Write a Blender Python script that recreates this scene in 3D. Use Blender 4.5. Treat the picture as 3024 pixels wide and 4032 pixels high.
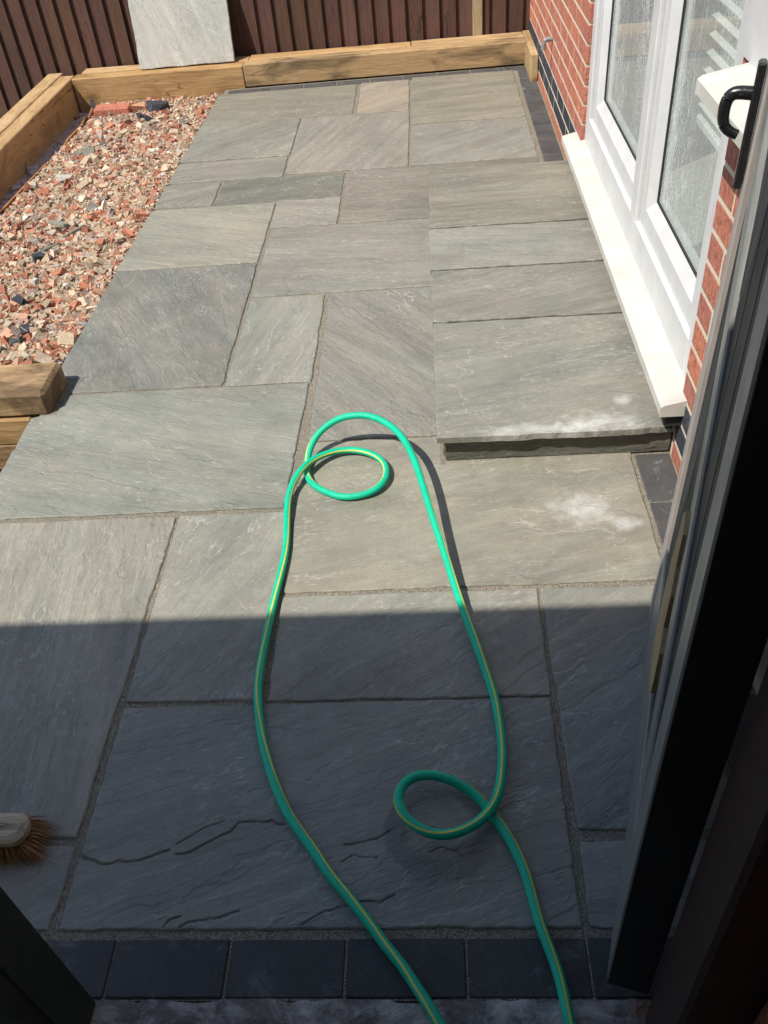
import bpy, math, random
import numpy as np
from mathutils import Vector, Matrix

random.seed(7); rng = np.random.default_rng(7)
for o in list(bpy.data.objects): bpy.data.objects.remove(o)
scene = bpy.context.scene
col = scene.collection

# ------------------------------------------------------------------ camera
CAM_H = 1.54
R_ = Vector((0.99658795, 0.02619035, -0.07827217)); U_ = Vector((0.04075814, 0.66847056, 0.74262096)); F_ = Vector((-0.07177214, 0.74327732, -0.66512223))
cd = bpy.data.cameras.new('camera'); cam = bpy.data.objects.new('camera', cd); col.objects.link(cam)
cam.matrix_world = Matrix(((R_.x, U_.x, -F_.x, 0), (R_.y, U_.y, -F_.y, 0), (R_.z, U_.z, -F_.z, CAM_H), (0, 0, 0, 1)))
cd.sensor_fit = 'HORIZONTAL'; cd.sensor_width = 36; cd.lens = 36 * 3405.6 / 3024
cd.clip_start = 0.02; cd.clip_end = 3000
scene.camera = cam
scene.render.resolution_x = 768; scene.render.resolution_y = 1024

# ------------------------------------------------------------------ light
SUN_DIR = Vector((0.525, 0.41, -1.0)).normalized()          # direction the light travels
elev = math.asin(-SUN_DIR.z)
w = bpy.data.worlds.new('World'); scene.world = w; w.use_nodes = True
nt = w.node_tree; bg = nt.nodes['Background']
sky = nt.nodes.new('ShaderNodeTexSky'); sky.sky_type = 'NISHITA'; sky.sun_disc = False
sky.sun_elevation = elev; sky.sun_rotation = math.atan2(-SUN_DIR.x, -SUN_DIR.y)
sky.air_density = 1.0; sky.dust_density = 0.6; sky.ozone_density = 1.0
nt.links.new(sky.outputs[0], bg.inputs[0]); bg.inputs[1].default_value = 0.128
sd = bpy.data.lights.new('sun', 'SUN'); sun = bpy.data.objects.new('sun', sd); col.objects.link(sun)
sd.energy = 4.2; sd.angle = math.radians(0.53); sd.color = (1.0, 0.95, 0.86)
sun.rotation_euler = SUN_DIR.to_track_quat('-Z', 'Y').to_euler()
sun.location = (-6, -5, 12)
vs = scene.view_settings; vs.view_transform = 'Standard'; vs.look = 'None'; vs.exposure = 0.42; vs.gamma = 1.0; vs.use_curve_mapping = False

# ------------------------------------------------------------------ node helpers
class NT:
    def __init__(s, name):
        s.m = bpy.data.materials.new(name); s.m.use_nodes = True; s.t = s.m.node_tree
        s.b = s.t.nodes['Principled BSDF']; s.out = s.t.nodes['Material Output']
    def n(s, ty, **kw):
        nd = s.t.nodes.new(ty)
        for k, v in kw.items(): setattr(nd, k, v)
        return nd
    def set(s, sock, v):
        if hasattr(v, 'is_linked') or hasattr(v, 'links'): s.t.links.new(v, sock)
        else:
            try: sock.default_value = v
            except Exception:
                sock.default_value = tuple(v) + (1.0,) if len(v) == 3 else v
    def math(s, op, a, b=None, c=None, clamp=False):
        nd = s.n('ShaderNodeMath', operation=op); nd.use_clamp = clamp
        s.set(nd.inputs[0], a)
        if b is not None: s.set(nd.inputs[1], b)
        if c is not None: s.set(nd.inputs[2], c)
        return nd.outputs[0]
    def vmath(s, op, a, b=None):
        nd = s.n('ShaderNodeVectorMath', operation=op); s.set(nd.inputs[0], a)
        if b is not None: s.set(nd.inputs[1], b)
        return nd.outputs['Value'] if op in ('LENGTH', 'DISTANCE', 'DOT_PRODUCT') else nd.outputs[0]
    def noise(s, vec, scale, detail=4, rough=0.55, dist=0.0, W=None):
        nd = s.n('ShaderNodeTexNoise'); 
        if W is not None: nd.noise_dimensions = '4D'; s.set(nd.inputs['W'], W)
        s.t.links.new(vec, nd.inputs['Vector']); nd.inputs['Scale'].default_value = scale
        nd.inputs['Detail'].default_value = detail; nd.inputs['Roughness'].default_value = rough; nd.inputs['Distortion'].default_value = dist
        return nd.outputs['Fac']
    def vor(s, vec, scale, feature='F1', out='Distance'):
        nd = s.n('ShaderNodeTexVoronoi', feature=feature); s.t.links.new(vec, nd.inputs['Vector']); nd.inputs['Scale'].default_value = scale
        return nd.outputs[out]
    def map(s, v, a, b, c=0.0, d=1.0, smooth=False):
        nd = s.n('ShaderNodeMapRange'); nd.clamp = True
        if smooth: nd.interpolation_type = 'SMOOTHSTEP'
        s.set(nd.inputs[0], v)
        for i, x in enumerate((a, b, c, d)): s.set(nd.inputs[i + 1], x)
        return nd.outputs[0]
    def mix(s, f, a, b, mode='MIX'):
        nd = s.n('ShaderNodeMix', data_type='RGBA', blend_type=mode); nd.clamp_factor = True
        s.set(nd.inputs[0], f); s.set(nd.inputs[6], a if not isinstance(a, tuple) else (*a, 1)); s.set(nd.inputs[7], b if not isinstance(b, tuple) else (*b, 1))
        return nd.outputs[2]
    def scale(s, vec, sc, rot=None, loc=None):
        nd = s.n('ShaderNodeMapping'); s.t.links.new(vec, nd.inputs[0]); nd.inputs['Scale'].default_value = sc
        if rot: nd.inputs['Rotation'].default_value = rot
        if loc: nd.inputs['Location'].default_value = loc
        return nd.outputs[0]
    def obj(s): return s.n('ShaderNodeTexCoord').outputs['Object']
    def info(s): return s.n('ShaderNodeObjectInfo')
    def rand_obj(s):
        """object coordinates shifted by a per-object random amount"""
        i = s.info(); nd = s.n('ShaderNodeVectorMath', operation='MULTIPLY_ADD')
        cmb = s.n('ShaderNodeCombineXYZ'); r = i.outputs['Random']
        for k in range(3): s.t.links.new(s.math('MULTIPLY', r, (37.0, 71.0, 19.0)[k]), cmb.inputs[k])
        nd.inputs[1].default_value = (1, 1, 1); s.t.links.new(s.obj(), nd.inputs[0]); s.t.links.new(cmb.outputs[0], nd.inputs[2])
        return nd.outputs[0], i
    def bump(s, h, strength=1.0, dist=0.01, prev=None):
        nd = s.n('ShaderNodeBump'); s.set(nd.inputs['Height'], h); nd.inputs['Strength'].default_value = strength; nd.inputs['Distance'].default_value = dist
        if prev is not None: s.t.links.new(prev, nd.inputs['Normal'])
        return nd.outputs[0]
    def fin(s, color=None, rough=None, normal=None, spec=None, **kw):
        if color is not None: s.set(s.b.inputs['Base Color'], color if not isinstance(color, tuple) else (*color, 1))
        if rough is not None: s.set(s.b.inputs['Roughness'], rough)
        if normal is not None: s.t.links.new(normal, s.b.inputs['Normal'])
        if spec is not None: s.set(s.b.inputs['Specular IOR Level'], spec)
        for k, v in kw.items(): s.set(s.b.inputs[k], v)
        return s.m

# ------------------------------------------------------------------ materials
def sandstone(name, patches=(), ring=None, rough=0.72):
    """riven sandstone; object colour = tone, object alpha = bedding angle / pi. patches: (x, y, rx, ry) in metres from the origin"""
    t = NT(name); v, inf = t.rand_obj()
    vr = t.n('ShaderNodeVectorRotate', rotation_type='Z_AXIS'); t.t.links.new(v, vr.inputs['Vector']); vr.inputs['Center'].default_value = (0, 0, 0)
    # rotate about the object's own shifted origin: only the direction matters
    t.t.links.new(t.math('MULTIPLY', inf.outputs['Alpha'], -math.pi), vr.inputs['Angle'])
    p = vr.outputs[0]
    wn = t.n('ShaderNodeTexNoise'); t.t.links.new(p, wn.inputs['Vector']); wn.inputs['Scale'].default_value = 16; wn.inputs['Detail'].default_value = 4
    wv = t.vmath('MULTIPLY', t.vmath('SUBTRACT', wn.outputs['Color'], (.5, .5, .5)), (.030, .016, 0)); pw = t.vmath('ADD', p, wv)
    streak = t.noise(t.scale(p, (0.55, 5.5, 1)), 3.0, 6, .6, .8)
    broad = t.noise(t.scale(p, (0.8, 2.6, 1)), 2.2, 4, .55, .5)
    fine = t.noise(t.scale(p, (1, 4.0, 1)), 24, 7, .68, .5)
    grain = t.noise(p, 320, 2, .6)
    blot = t.noise(p, 3.4, 5, .6, .3)
    led = t.noise(t.scale(pw, (0.55, 2.6, 1)), 2.0, 4.5, .56, .25)
    k = t.math('MULTIPLY', led, 15.0); fr = t.math('FRACT', k)
    rag = t.map(t.noise(p, 60, 4, .7), .38, .6, .15, 1)
    edge = t.math('MULTIPLY', t.math('POWER', t.map(fr, .0, .24, 1, 0), 3.0), rag)
    k2 = t.math('MULTIPLY', t.noise(t.scale(pw, (0.9, 4.4, 1)), 3.4, 5, .58, .2), 11.0); fr2 = t.math('FRACT', k2)
    edge2 = t.math('MULTIPLY', t.math('POWER', t.map(fr2, .0, .30, 1, 0), 3.0), rag)
    k3 = t.math('MULTIPLY', t.noise(t.scale(pw, (0.75, 1.8, 1)), 1.5, 6, .56, .35), 9.0); fr3 = t.math('FRACT', k3)
    edge3 = t.math('MULTIPLY', t.map(fr3, .0, .055, 1, 0), t.map(rag, .15, 1, .45, 1)); msk3 = t.map(t.noise(p, 1.9, 4, .6), .49, .57)
    msk = t.map(t.noise(p, 2.6, 4, .6), .47, .60); msk2 = t.map(t.noise(p, 5.0, 4, .6), .46, .62)
    fleck = t.map(t.noise(t.scale(pw, (1.0, 2.3, 1)), 38, 6, .72, .2), .54, .64); mskf = t.map(t.noise(t.scale(p, (1, 2, 1)), 2.8, 4, .6), .42, .66)
    pale = t.math('ADD', t.math('MULTIPLY', edge, t.math('MULTIPLY', msk, .30)), t.math('MULTIPLY', edge2, t.math('MULTIPLY', msk2, .22)), clamp=True)
    pale = t.math('MAXIMUM', pale, t.math('MULTIPLY', edge3, t.math('MULTIPLY', msk3, .60)))
    pale = t.math('MAXIMUM', pale, t.math('MULTIPLY', fleck, t.math('MULTIPLY', mskf, .45)))
    tone = inf.outputs['Color']
    h1 = t.math('FRACT', t.math('MULTIPLY', inf.outputs['Random'], 43.7)); h2 = t.math('FRACT', t.math('MULTIPLY', inf.outputs['Random'], 91.3))
    iso = t.noise(pw, 5.5, 7, .62, .6); isof = t.noise(pw, 34, 6, .7, .4)
    mxs = t.n('ShaderNodeMix'); t.set(mxs.inputs[0], t.map(h1, .1, .9, .0, .8)); t.set(mxs.inputs[2], streak); t.set(mxs.inputs[3], iso); streak = mxs.outputs[0]
    mxf = t.n('ShaderNodeMix'); t.set(mxf.inputs[0], t.map(h2, .1, .9, .25, .95)); t.set(mxf.inputs[2], fine); t.set(mxf.inputs[3], isof); fine = mxf.outputs[0]
    c = t.mix(t.map(streak, .34, .68), t.mix(1, tone, (0.80, 0.81, 0.80), 'MULTIPLY'), t.mix(1, tone, (1.10, 1.10, 1.08), 'MULTIPLY'))
    s2 = t.noise(t.scale(pw, (1.3, 9, 1)), 3.4, 8, .7, .3)
    c = t.mix(t.math('MULTIPLY', t.map(s2, .36, .66), 1.0), t.mix(1, c, (0.88, 0.885, 0.88), 'MULTIPLY'), t.mix(1, c, (1.06, 1.055, 1.05), 'MULTIPLY'))
    c = t.mix(t.map(t.noise(t.scale(p, (.7, 3, 1)), 2.6, 4, .6), .38, .62), t.mix(1, c, (0.98, 1.0, 0.995), 'MULTIPLY'), t.mix(1, c, (1.03, 1.0, 0.975), 'MULTIPLY'))
    c = t.mix(t.map(broad, .36, .64), t.mix(1, c, (0.86, 0.87, 0.87), 'MULTIPLY'), t.mix(1, c, (1.08, 1.07, 1.05), 'MULTIPLY'))
    c = t.mix(t.map(fine, .35, .68), t.mix(1, c, (0.90, 0.90, 0.895), 'MULTIPLY'), t.mix(1, c, (1.07, 1.07, 1.06), 'MULTIPLY'))
    c = t.mix(t.map(blot, .5, .75, 0, .4), c, t.mix(1, tone, (1.08, 0.98, 0.88), 'MULTIPLY'))
    c = t.mix(t.map(t.noise(p, 6, 5, .6), .55, .72, 0, .45), c, t.mix(1, tone, (0.86, 0.90, 0.885), 'MULTIPLY'))
    gr_ = t.noise(t.scale(p, (1, 1.6, 1)), 130, 3, .7)
    c = t.mix(t.map(gr_, .3, .7), t.mix(1, c, (0.90, 0.90, 0.895), 'MULTIPLY'), t.mix(1, c, (1.09, 1.09, 1.085), 'MULTIPLY'))
    c = t.mix(pale, c, t.mix(.45, (0.56, 0.55, 0.51), t.mix(1, tone, (1.5, 1.5, 1.5), 'MULTIPLY')))
    c = t.mix(t.map(t.vor(p, 26), .0, .045, .6, 0), c, t.mix(1, c, (0.55, 0.5, 0.45), 'MULTIPLY'))
    o = t.obj()
    for (px, py, rx, ry) in patches:
        q = t.vmath('MULTIPLY', t.vmath('SUBTRACT', o, (px, py, 0)), (1 / rx, 1 / ry, 0))
        d = t.vmath('LENGTH', q)
        d = t.math('ADD', d, t.math('MULTIPLY', t.math('SUBTRACT', t.noise(o, 22, 8, .68), .5), 2.6))
        c = t.mix(t.math('MULTIPLY', t.map(d, .15, 1.1, .50, 0), t.map(t.noise(o, 38, 7, .75, 0), .36, .55, .5, 1)), c, (0.62, 0.62, 0.60))
    r = t.map(fine, .3, .7, rough + .08, rough - .12)
    if ring:
        for (px, py, rr, wd, amt) in ring:
            d = t.vmath('LENGTH', t.vmath('MULTIPLY', t.vmath('SUBTRACT', o, (px, py, 0)), (1, 1, 0)))
            d = t.math('ADD', d, t.math('MULTIPLY', t.math('SUBTRACT', t.noise(o, 26, 6, .65), .5), .05))
            m = t.map(t.math('ABSOLUTE', t.math('SUBTRACT', d, rr)), wd * .5, wd * .75, amt, 0)
            c = t.mix(m, c, t.mix(1, c, (.55, .55, .56), 'MULTIPLY')); r = t.math('SUBTRACT', r, t.math('MULTIPLY', m, .25))
    stair = t.math('ADD', t.math('FLOOR', k), t.map(fr, 0, .10)); stair2 = t.math('ADD', t.math('FLOOR', k2), t.map(fr2, 0, .12))
    h = t.math('ADD', t.math('MULTIPLY', stair, .0016), t.math('MULTIPLY', streak, .006)); h = t.math('ADD', h, t.math('MULTIPLY', stair2, .0009)); h = t.math('ADD', h, t.math('MULTIPLY', t.math('ADD', t.math('FLOOR', k3), t.map(fr3, 0, .07)), .0028))
    h = t.math('ADD', h, t.math('MULTIPLY', fine, .0035)); h = t.math('ADD', h, t.math('MULTIPLY', grain, .0004))
    return t.fin(c, r, t.bump(h, .55, 1.0), .35)

def mortar_mat():
    t = NT('sandy mortar'); o = t.obj()
    n = t.noise(o, 260, 3, .7); n2 = t.noise(o, 9, 4, .6); vr = t.vor(o, 430, out='Color')
    g = t.n('ShaderNodeRGBToBW'); t.t.links.new(vr, g.inputs[0])
    c = t.mix(t.map(g.outputs[0], .2, .8), (0.12, 0.106, 0.085), (0.36, 0.32, 0.25))
    c = t.mix(t.map(n2, .4, .7, 0, .6), c, (0.21, 0.186, 0.15))
    h = t.math('ADD', t.math('MULTIPLY', n, .002), t.math('MULTIPLY', t.vor(o, 430), .002))
    return t.fin(c, .95, t.bump(h, .9, 1.0), .1)

def block_mat():
    t = NT('charcoal paving block'); v, i = t.rand_obj()
    n = t.noise(v, 7, 6, .65); f = t.noise(v, 120, 4, .7); pit = t.vor(v, 75)
    c = t.mix(t.map(n, .35, .7), (0.053, 0.052, 0.052), (0.092, 0.09, 0.088))
    eff = t.math('MULTIPLY', t.map(t.noise(v, 13, 8, .7, .5), .56, .74), t.math('SUBTRACT', 1.0, i.outputs['Alpha']))
    c = t.mix(eff, c, (0.42, 0.43, 0.44)); c = t.mix(t.map(f, .55, .75, 0, .25), c, (0.13, 0.13, 0.135))
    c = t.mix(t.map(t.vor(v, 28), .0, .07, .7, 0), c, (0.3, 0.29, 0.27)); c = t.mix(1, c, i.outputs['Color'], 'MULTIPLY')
    h = t.math('ADD', t.math('MULTIPLY', f, .0025), t.math('MULTIPLY', t.map(pit, 0, .16), .0012))
    return t.fin(c, .62, t.bump(h, .8, 1.0), .4)

def wood_mat(name, c0, c1, c2, knots=True, rough=.75, ring_scale=1.0, stain=None, sr=(.45, .64)):
    """grain runs along local X. object colour tints it"""
    t = NT(name); v, i = t.rand_obj()
    g = t.scale(v, (0.55, 9, 9)); g1 = t.noise(g, 3.2 * ring_scale, 7, .62, 1.2)
    g2 = t.noise(t.scale(v, (1.5, 40, 40)), 9 * ring_scale, 5, .65, .3); bl = t.noise(v, 4.5, 5, .6, .5)
    wv = t.math('FRACT', t.math('MULTIPLY', t.noise(t.scale(v, (.35, 5, 5)), 2.2, 3, .45, .8), 9.0))
    c = t.mix(t.map(g1, .3, .7), c0, c1); c = t.mix(t.map(wv, .75, 1.0, 0, .4), c, c2); c = t.mix(t.map(g2, .42, .66, 0, .7), c, c2)
    c = t.mix(t.map(bl, .5, .74, 0, .4), c, c1)
    if stain: c = t.mix(t.map(t.noise(t.scale(v, (1, 2.6, 2.6)), 3.0, 6, .65, .6), sr[0], sr[1], 0, .85), c, stain)
    ck = t.math('FRACT', t.math('MULTIPLY', t.noise(t.scale(v, (.22, 3.2, 3.2)), 2.0, 4, .5, .5), 4.0)); ckm = t.math('MULTIPLY', t.map(ck, 0, .03, 1, 0), t.map(t.noise(v, 2.2, 3, .5), .48, .56))
    c = t.mix(t.math('MULTIPLY', ckm, .85), c, tuple(q * .22 for q in c2))
    if knots:
        kd = t.vor(t.scale(v, (2.2, 4.5, 4.5)), 1.0); c = t.mix(t.map(kd, .06, .16, .8, 0), c, (c2[0] * .55, c2[1] * .45, c2[2] * .4))
    c = t.mix(1, c, i.outputs['Color'], 'MULTIPLY')
    h = t.math('ADD', t.math('MULTIPLY', g2, .0016), t.math('MULTIPLY', g1, .002))
    return t.fin(c, rough, t.bump(h, .8, 1.0), .25)

def brick_mat(name, a, b, dark, ribs=.0035):
    t = NT(name); v, i = t.rand_obj()
    n = t.noise(v, 11, 5, .6); f = t.noise(t.scale(v, (1, 1.0, .55)), 95, 5, .75, .6); pit = t.vor(v, 130)
    c = t.mix(i.outputs['Random'], a, b); c = t.mix(t.map(n, .38, .72, 0, .7), c, dark)
    c = t.mix(t.map(f, .36, .52, .75, 0), c, tuple(x * .42 for x in dark))
    c = t.mix(t.map(f, .6, .8, 0, .4), c, tuple(min(1, x * 1.45) for x in a))
    h = t.math('ADD', t.math('MULTIPLY', t.map(f, .33, .6), ribs), t.math('MULTIPLY', pit, ribs * .3))
    return t.fin(c, .85, t.bump(h, .8, 1.0), .2)

def paint_mat(name, c0, c1, rough=.35, wear=None, sc=18):
    t = NT(name); v, i = t.rand_obj()
    n = t.noise(t.scale(v, (.6, 6, 6)), sc, 6, .65, .4); b = t.noise(v, 6, 5, .6)
    c = t.mix(t.map(n, .35, .7), c0, c1)
    if wear: c = t.mix(t.map(t.noise(v, 55, 7, .75), .66, .74, 0, .8), c, wear)
    return t.fin(c, t.map(b, .3, .7, rough - .08, rough + .14), t.bump(t.math('MULTIPLY', n, .0012), .7, 1.0), .5)

def plain(name, c, rough=.6, spec=.4, bump=0.0, sc=60, var=.12):
    t = NT(name); v, i = t.rand_obj(); n = t.noise(v, sc, 5, .65); b = t.noise(v, 5, 4, .6)
    cc = t.mix(t.map(n, .3, .7), tuple(x * (1 - var) for x in c), tuple(min(1, x * (1 + var)) for x in c))
    cc = t.mix(t.map(b, .45, .75, 0, .5), cc, tuple(x * (1 - var * 1.3) for x in c))
    return t.fin(cc, rough, t.bump(t.math('MULTIPLY', n, bump), .8, 1.0) if bump else None, spec)

M = {}
M['stone'] = sandstone('riven sandstone')
M['stone_right'] = sandstone('riven sandstone with lime bloom', patches=((0.30, -0.04, .09, .07), (.40, -.10, .05, .03)))
M['stone_nose'] = sandstone('riven sandstone with lime edge', patches=((-.03, -.295, .24, .032), (.13, -.275, .12, .05), (.2, -.17, .035, .025)))
M['stone_damp'] = sandstone('damp ringed sandstone', ring=((.225, -.055, .085, .034, .65),), rough=.6)
M['mortar'] = mortar_mat()
M['block'] = block_mat()
M['sleeper'] = wood_mat('treated pine sleeper', (0.46, 0.325, 0.175), (0.57, 0.44, 0.27), (0.27, 0.17, 0.08), stain=(0.24, 0.15, 0.07), sr=(.47, .68))
M['sleeper_dark'] = wood_mat('stained pine sleeper', (0.40, 0.26, 0.125), (0.52, 0.36, 0.19), (0.25, 0.15, 0.065), stain=(0.10, 0.068, 0.042))
M['sleeper_old'] = wood_mat('weathered pine sleeper', (0.44, 0.30, 0.16), (0.60, 0.44, 0.26), (0.20, 0.12, 0.06), stain=(0.10, 0.066, 0.04), sr=(.36, .56))
M['fence'] = wood_mat('brown stained fence board', (0.085, 0.042, 0.030), (0.125, 0.066, 0.046), (0.055, 0.030, 0.022), rough=.7)
M['fence_post'] = wood_mat('bare fence post', (0.36, 0.28, 0.16), (0.45, 0.36, 0.22), (0.22, 0.16, 0.09))
M['brick'] = brick_mat('rusticated red brick', (0.70, 0.265, 0.15), (0.52, 0.20, 0.155), (0.48, 0.17, 0.12))
M['brick_blue'] = brick_mat('blue engineering brick', (0.045, 0.05, 0.062), (0.07, 0.074, 0.085), (0.035, 0.037, 0.045), ribs=.0008)
M['wall_mortar'] = plain('buff wall mortar', (0.66, 0.58, 0.45), .95, .1, .002, 150)
M['upvc'] = plain('white plastic frame', (0.60, 0.595, 0.585), .38, .5, 0, 9, .09)
M['upvc_sill'] = plain('cream weathered plastic sill', (0.55, 0.53, 0.475), .5, .4, .0004, 9, .13)
M['gasket'] = plain('black rubber gasket', (0.03, 0.03, 0.035), .7, .3)
M['room'] = plain('room plaster', (0.34, 0.33, 0.30), .9, .1)
M['blind'] = plain('pale blind slat', (0.82, 0.82, 0.78), .5, .4, 0, 20, .05)
M['gate_board'] = paint_mat('black painted boards', (0.012, 0.014, 0.019), (0.020, 0.022, 0.028), .66)
M['gate_frame'] = paint_mat('worn black frame with painted sheen', (0.15, 0.152, 0.145), (0.22, 0.22, 0.205), .40, wear=(0.30, 0.26, 0.2))  # paler than the black boards: glancing reflections are put into this colour
M['gate_faded'] = paint_mat('chalky faded gate paint', (0.30, 0.265, 0.245), (0.38, 0.34, 0.315), .5, wear=(0.12, 0.11, 0.1))
M['gate_edge'] = paint_mat('black gate edge', (0.010, 0.010, 0.011), (0.016, 0.016, 0.017), .6)
M['jamb_red'] = paint_mat('dark brown painted post', (0.040, 0.020, 0.016), (0.06, 0.032, 0.026), .5, wear=(.2, .17, .13))
M['jamb_green'] = paint_mat('dark green painted jamb', (0.020, 0.026, 0.018), (0.035, 0.04, 0.03), .55, wear=(.16, .09, .05))
M['iron'] = paint_mat('black japanned iron', (0.010, 0.010, 0.011), (0.018, 0.018, 0.018), .22, wear=(0.5, 0.48, 0.44))
M['steel'] = plain('grey steel', (0.22, 0.22, 0.225), .4, .5, .0005, 60)
M['soil'] = plain('bare soil', (0.12, 0.085, 0.06), 1.0, .1, .01, 40, .35)
M['grass'] = plain('rough garden ground', (0.095, 0.092, 0.05), 1.0, .1, .01, 14, .4)
M['haunch'] = plain('pinkish concrete haunch', (0.46, 0.36, 0.33), .95, .1, .006, 30, .2)
M['broom_wood'] = wood_mat('pale broom wood', (0.46, 0.38, 0.27), (0.52, 0.44, 0.33), (0.32, 0.25, 0.16), knots=False)
M['broom_raw'] = wood_mat('raw pine', (0.38, 0.275, 0.14), (0.46, 0.35, 0.19), (0.26, 0.17, 0.08), knots=False)
M['timber_plain'] = plain('roof felt', (0.06, 0.06, 0.06), .9, .1, .002, 40)

def bristle_mat():
    t = NT('coco bristle'); i = t.info(); v = t.obj()
    c = t.mix(t.noise(v, 60, 3, .6), (0.24, 0.11, 0.04), (0.50, 0.28, 0.125))
    return t.fin(c, .55, None, .3)
M['bristle'] = bristle_mat()

def hose_mat():
    t = NT('green hose rubber'); uv = t.n('ShaderNodeUVMap').outputs[0]
    b = t.n('ShaderNodeTexChecker'); t.t.links.new(t.scale(uv, (1, 1, 1), (0, 0, math.radians(45))), b.inputs['Vector']); b.inputs['Scale'].default_value = 1.0
    n = t.noise(t.obj(), 30, 4, .6)
    c = t.mix(t.map(n, .4, .7), (0.0, 0.46, 0.265), (0.0, 0.53, 0.31)); c = t.mix(t.math('MULTIPLY', b.outputs['Fac'], .10), c, (0.0, 0.40, 0.26)); c = t.mix(t.map(t.noise(t.obj(), 75, 7, .72), .60, .72, 0, .4), c, (0.16, 0.34, 0.25))
    return t.fin(c, .5, t.bump(t.math('MULTIPLY', b.outputs['Fac'], .0003), .35, 1.0), .4)
M['hose'] = hose_mat()
M['stripe'] = plain('yellow hose stripe', (0.62, 0.60, 0.10), .4, .4, 0, 60, .06)

def gravel_mat():
    t = NT('crushed brick and stone'); a = t.n('ShaderNodeVertexColor', layer_name='Col'); o = t.obj()
    n = t.noise(o, 160, 5, .7); n2 = t.noise(o, 45, 4, .6)
    c = t.mix(t.map(n, .35, .7), t.mix(1, a.outputs[0], (.72, .7, .68), 'MULTIPLY'), t.mix(1, a.outputs[0], (1.2, 1.2, 1.2), 'MULTIPLY'))
    c = t.mix(t.map(n2, .55, .75, 0, .7), c, (0.56, 0.44, 0.34))
    return t.fin(c, .92, t.bump(t.math('MULTIPLY', n, .004), .8, 1.0), .15)
M['gravel'] = gravel_mat()

def concrete_mat():
    t = NT('rough stained concrete'); o = t.obj()
    n = t.noise(o, 11, 9, .66, .6); f = t.noise(o, 90, 5, .7); b = t.noise(o, 6, 5, .6, .4)
    c = t.mix(t.map(n, .42, .60), (0.16, 0.145, 0.13), (0.50, 0.46, 0.42)); c = t.mix(t.map(b, .60, .68, 0, .6), c, (0.26, 0.11, 0.08))
    c = t.mix(t.map(f, .5, .75, 0, .4), c, (0.48, 0.45, 0.41))
    h = t.math('ADD', t.math('MULTIPLY', n, .02), t.math('MULTIPLY', f, .005))
    return t.fin(c, .9, t.bump(h, .9, 1.0), .2)
M['concrete'] = concrete_mat()

def glass_mat():
    """window pane: clear reflecting glass with dried water runs and spots on it"""
    t = NT('dirty window glass'); o = t.obj()
    gl = t.n('ShaderNodeBsdfGlossy'); gl.inputs['Roughness'].default_value = 0.02; gl.inputs['Color'].default_value = (.95, 1, .98, 1)
    tr = t.n('ShaderNodeBsdfTransparent'); tr.inputs['Color'].default_value = (.86, .93, .90, 1)
    fz = t.n('ShaderNodeFresnel'); fz.inputs['IOR'].default_value = 1.52
    f2 = t.math('MINIMUM', t.math('MULTIPLY', fz.outputs[0], 1.2), 1.0)
    m1 = t.n('ShaderNodeMixShader'); t.t.links.new(f2, m1.inputs[0]); t.t.links.new(tr.outputs[0], m1.inputs[1]); t.t.links.new(gl.outputs[0], m1.inputs[2])
    df = t.n('ShaderNodeBsdfDiffuse'); df.inputs['Color'].default_value = (.72, .75, .73, 1)
    run = t.noise(t.scale(o, (1, 1, .12)), 140, 5, .7); spots = t.noise(t.scale(o, (1, 1, .55)), 210, 4, .65)
    zone = t.noise(t.scale(o, (1, 1, .45)), 5, 4, .6, .4)
    d = t.math('ADD', t.math('MULTIPLY', t.map(run, .50, .64), .62), t.math('MULTIPLY', t.map(spots, .54, .64), .7))
    d = t.math('MULTIPLY', d, t.map(zone, .32, .66, .12, 1.0)); d = t.math('ADD', d, .27, clamp=True)
    m2 = t.n('ShaderNodeMixShader'); t.t.links.new(d, m2.inputs[0]); t.t.links.new(m1.outputs[0], m2.inputs[1]); t.t.links.new(df.outputs[0], m2.inputs[2])
    ge = t.n('ShaderNodeNewGeometry'); tr2 = t.n('ShaderNodeBsdfTransparent'); m3 = t.n('ShaderNodeMixShader')
    t.t.links.new(ge.outputs['Backfacing'], m3.inputs[0]); t.t.links.new(m2.outputs[0], m3.inputs[1]); t.t.links.new(tr2.outputs[0], m3.inputs[2])
    t.t.links.new(m3.outputs[0], t.out.inputs['Surface'])
    return t.m
M['glass'] = glass_mat()

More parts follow.
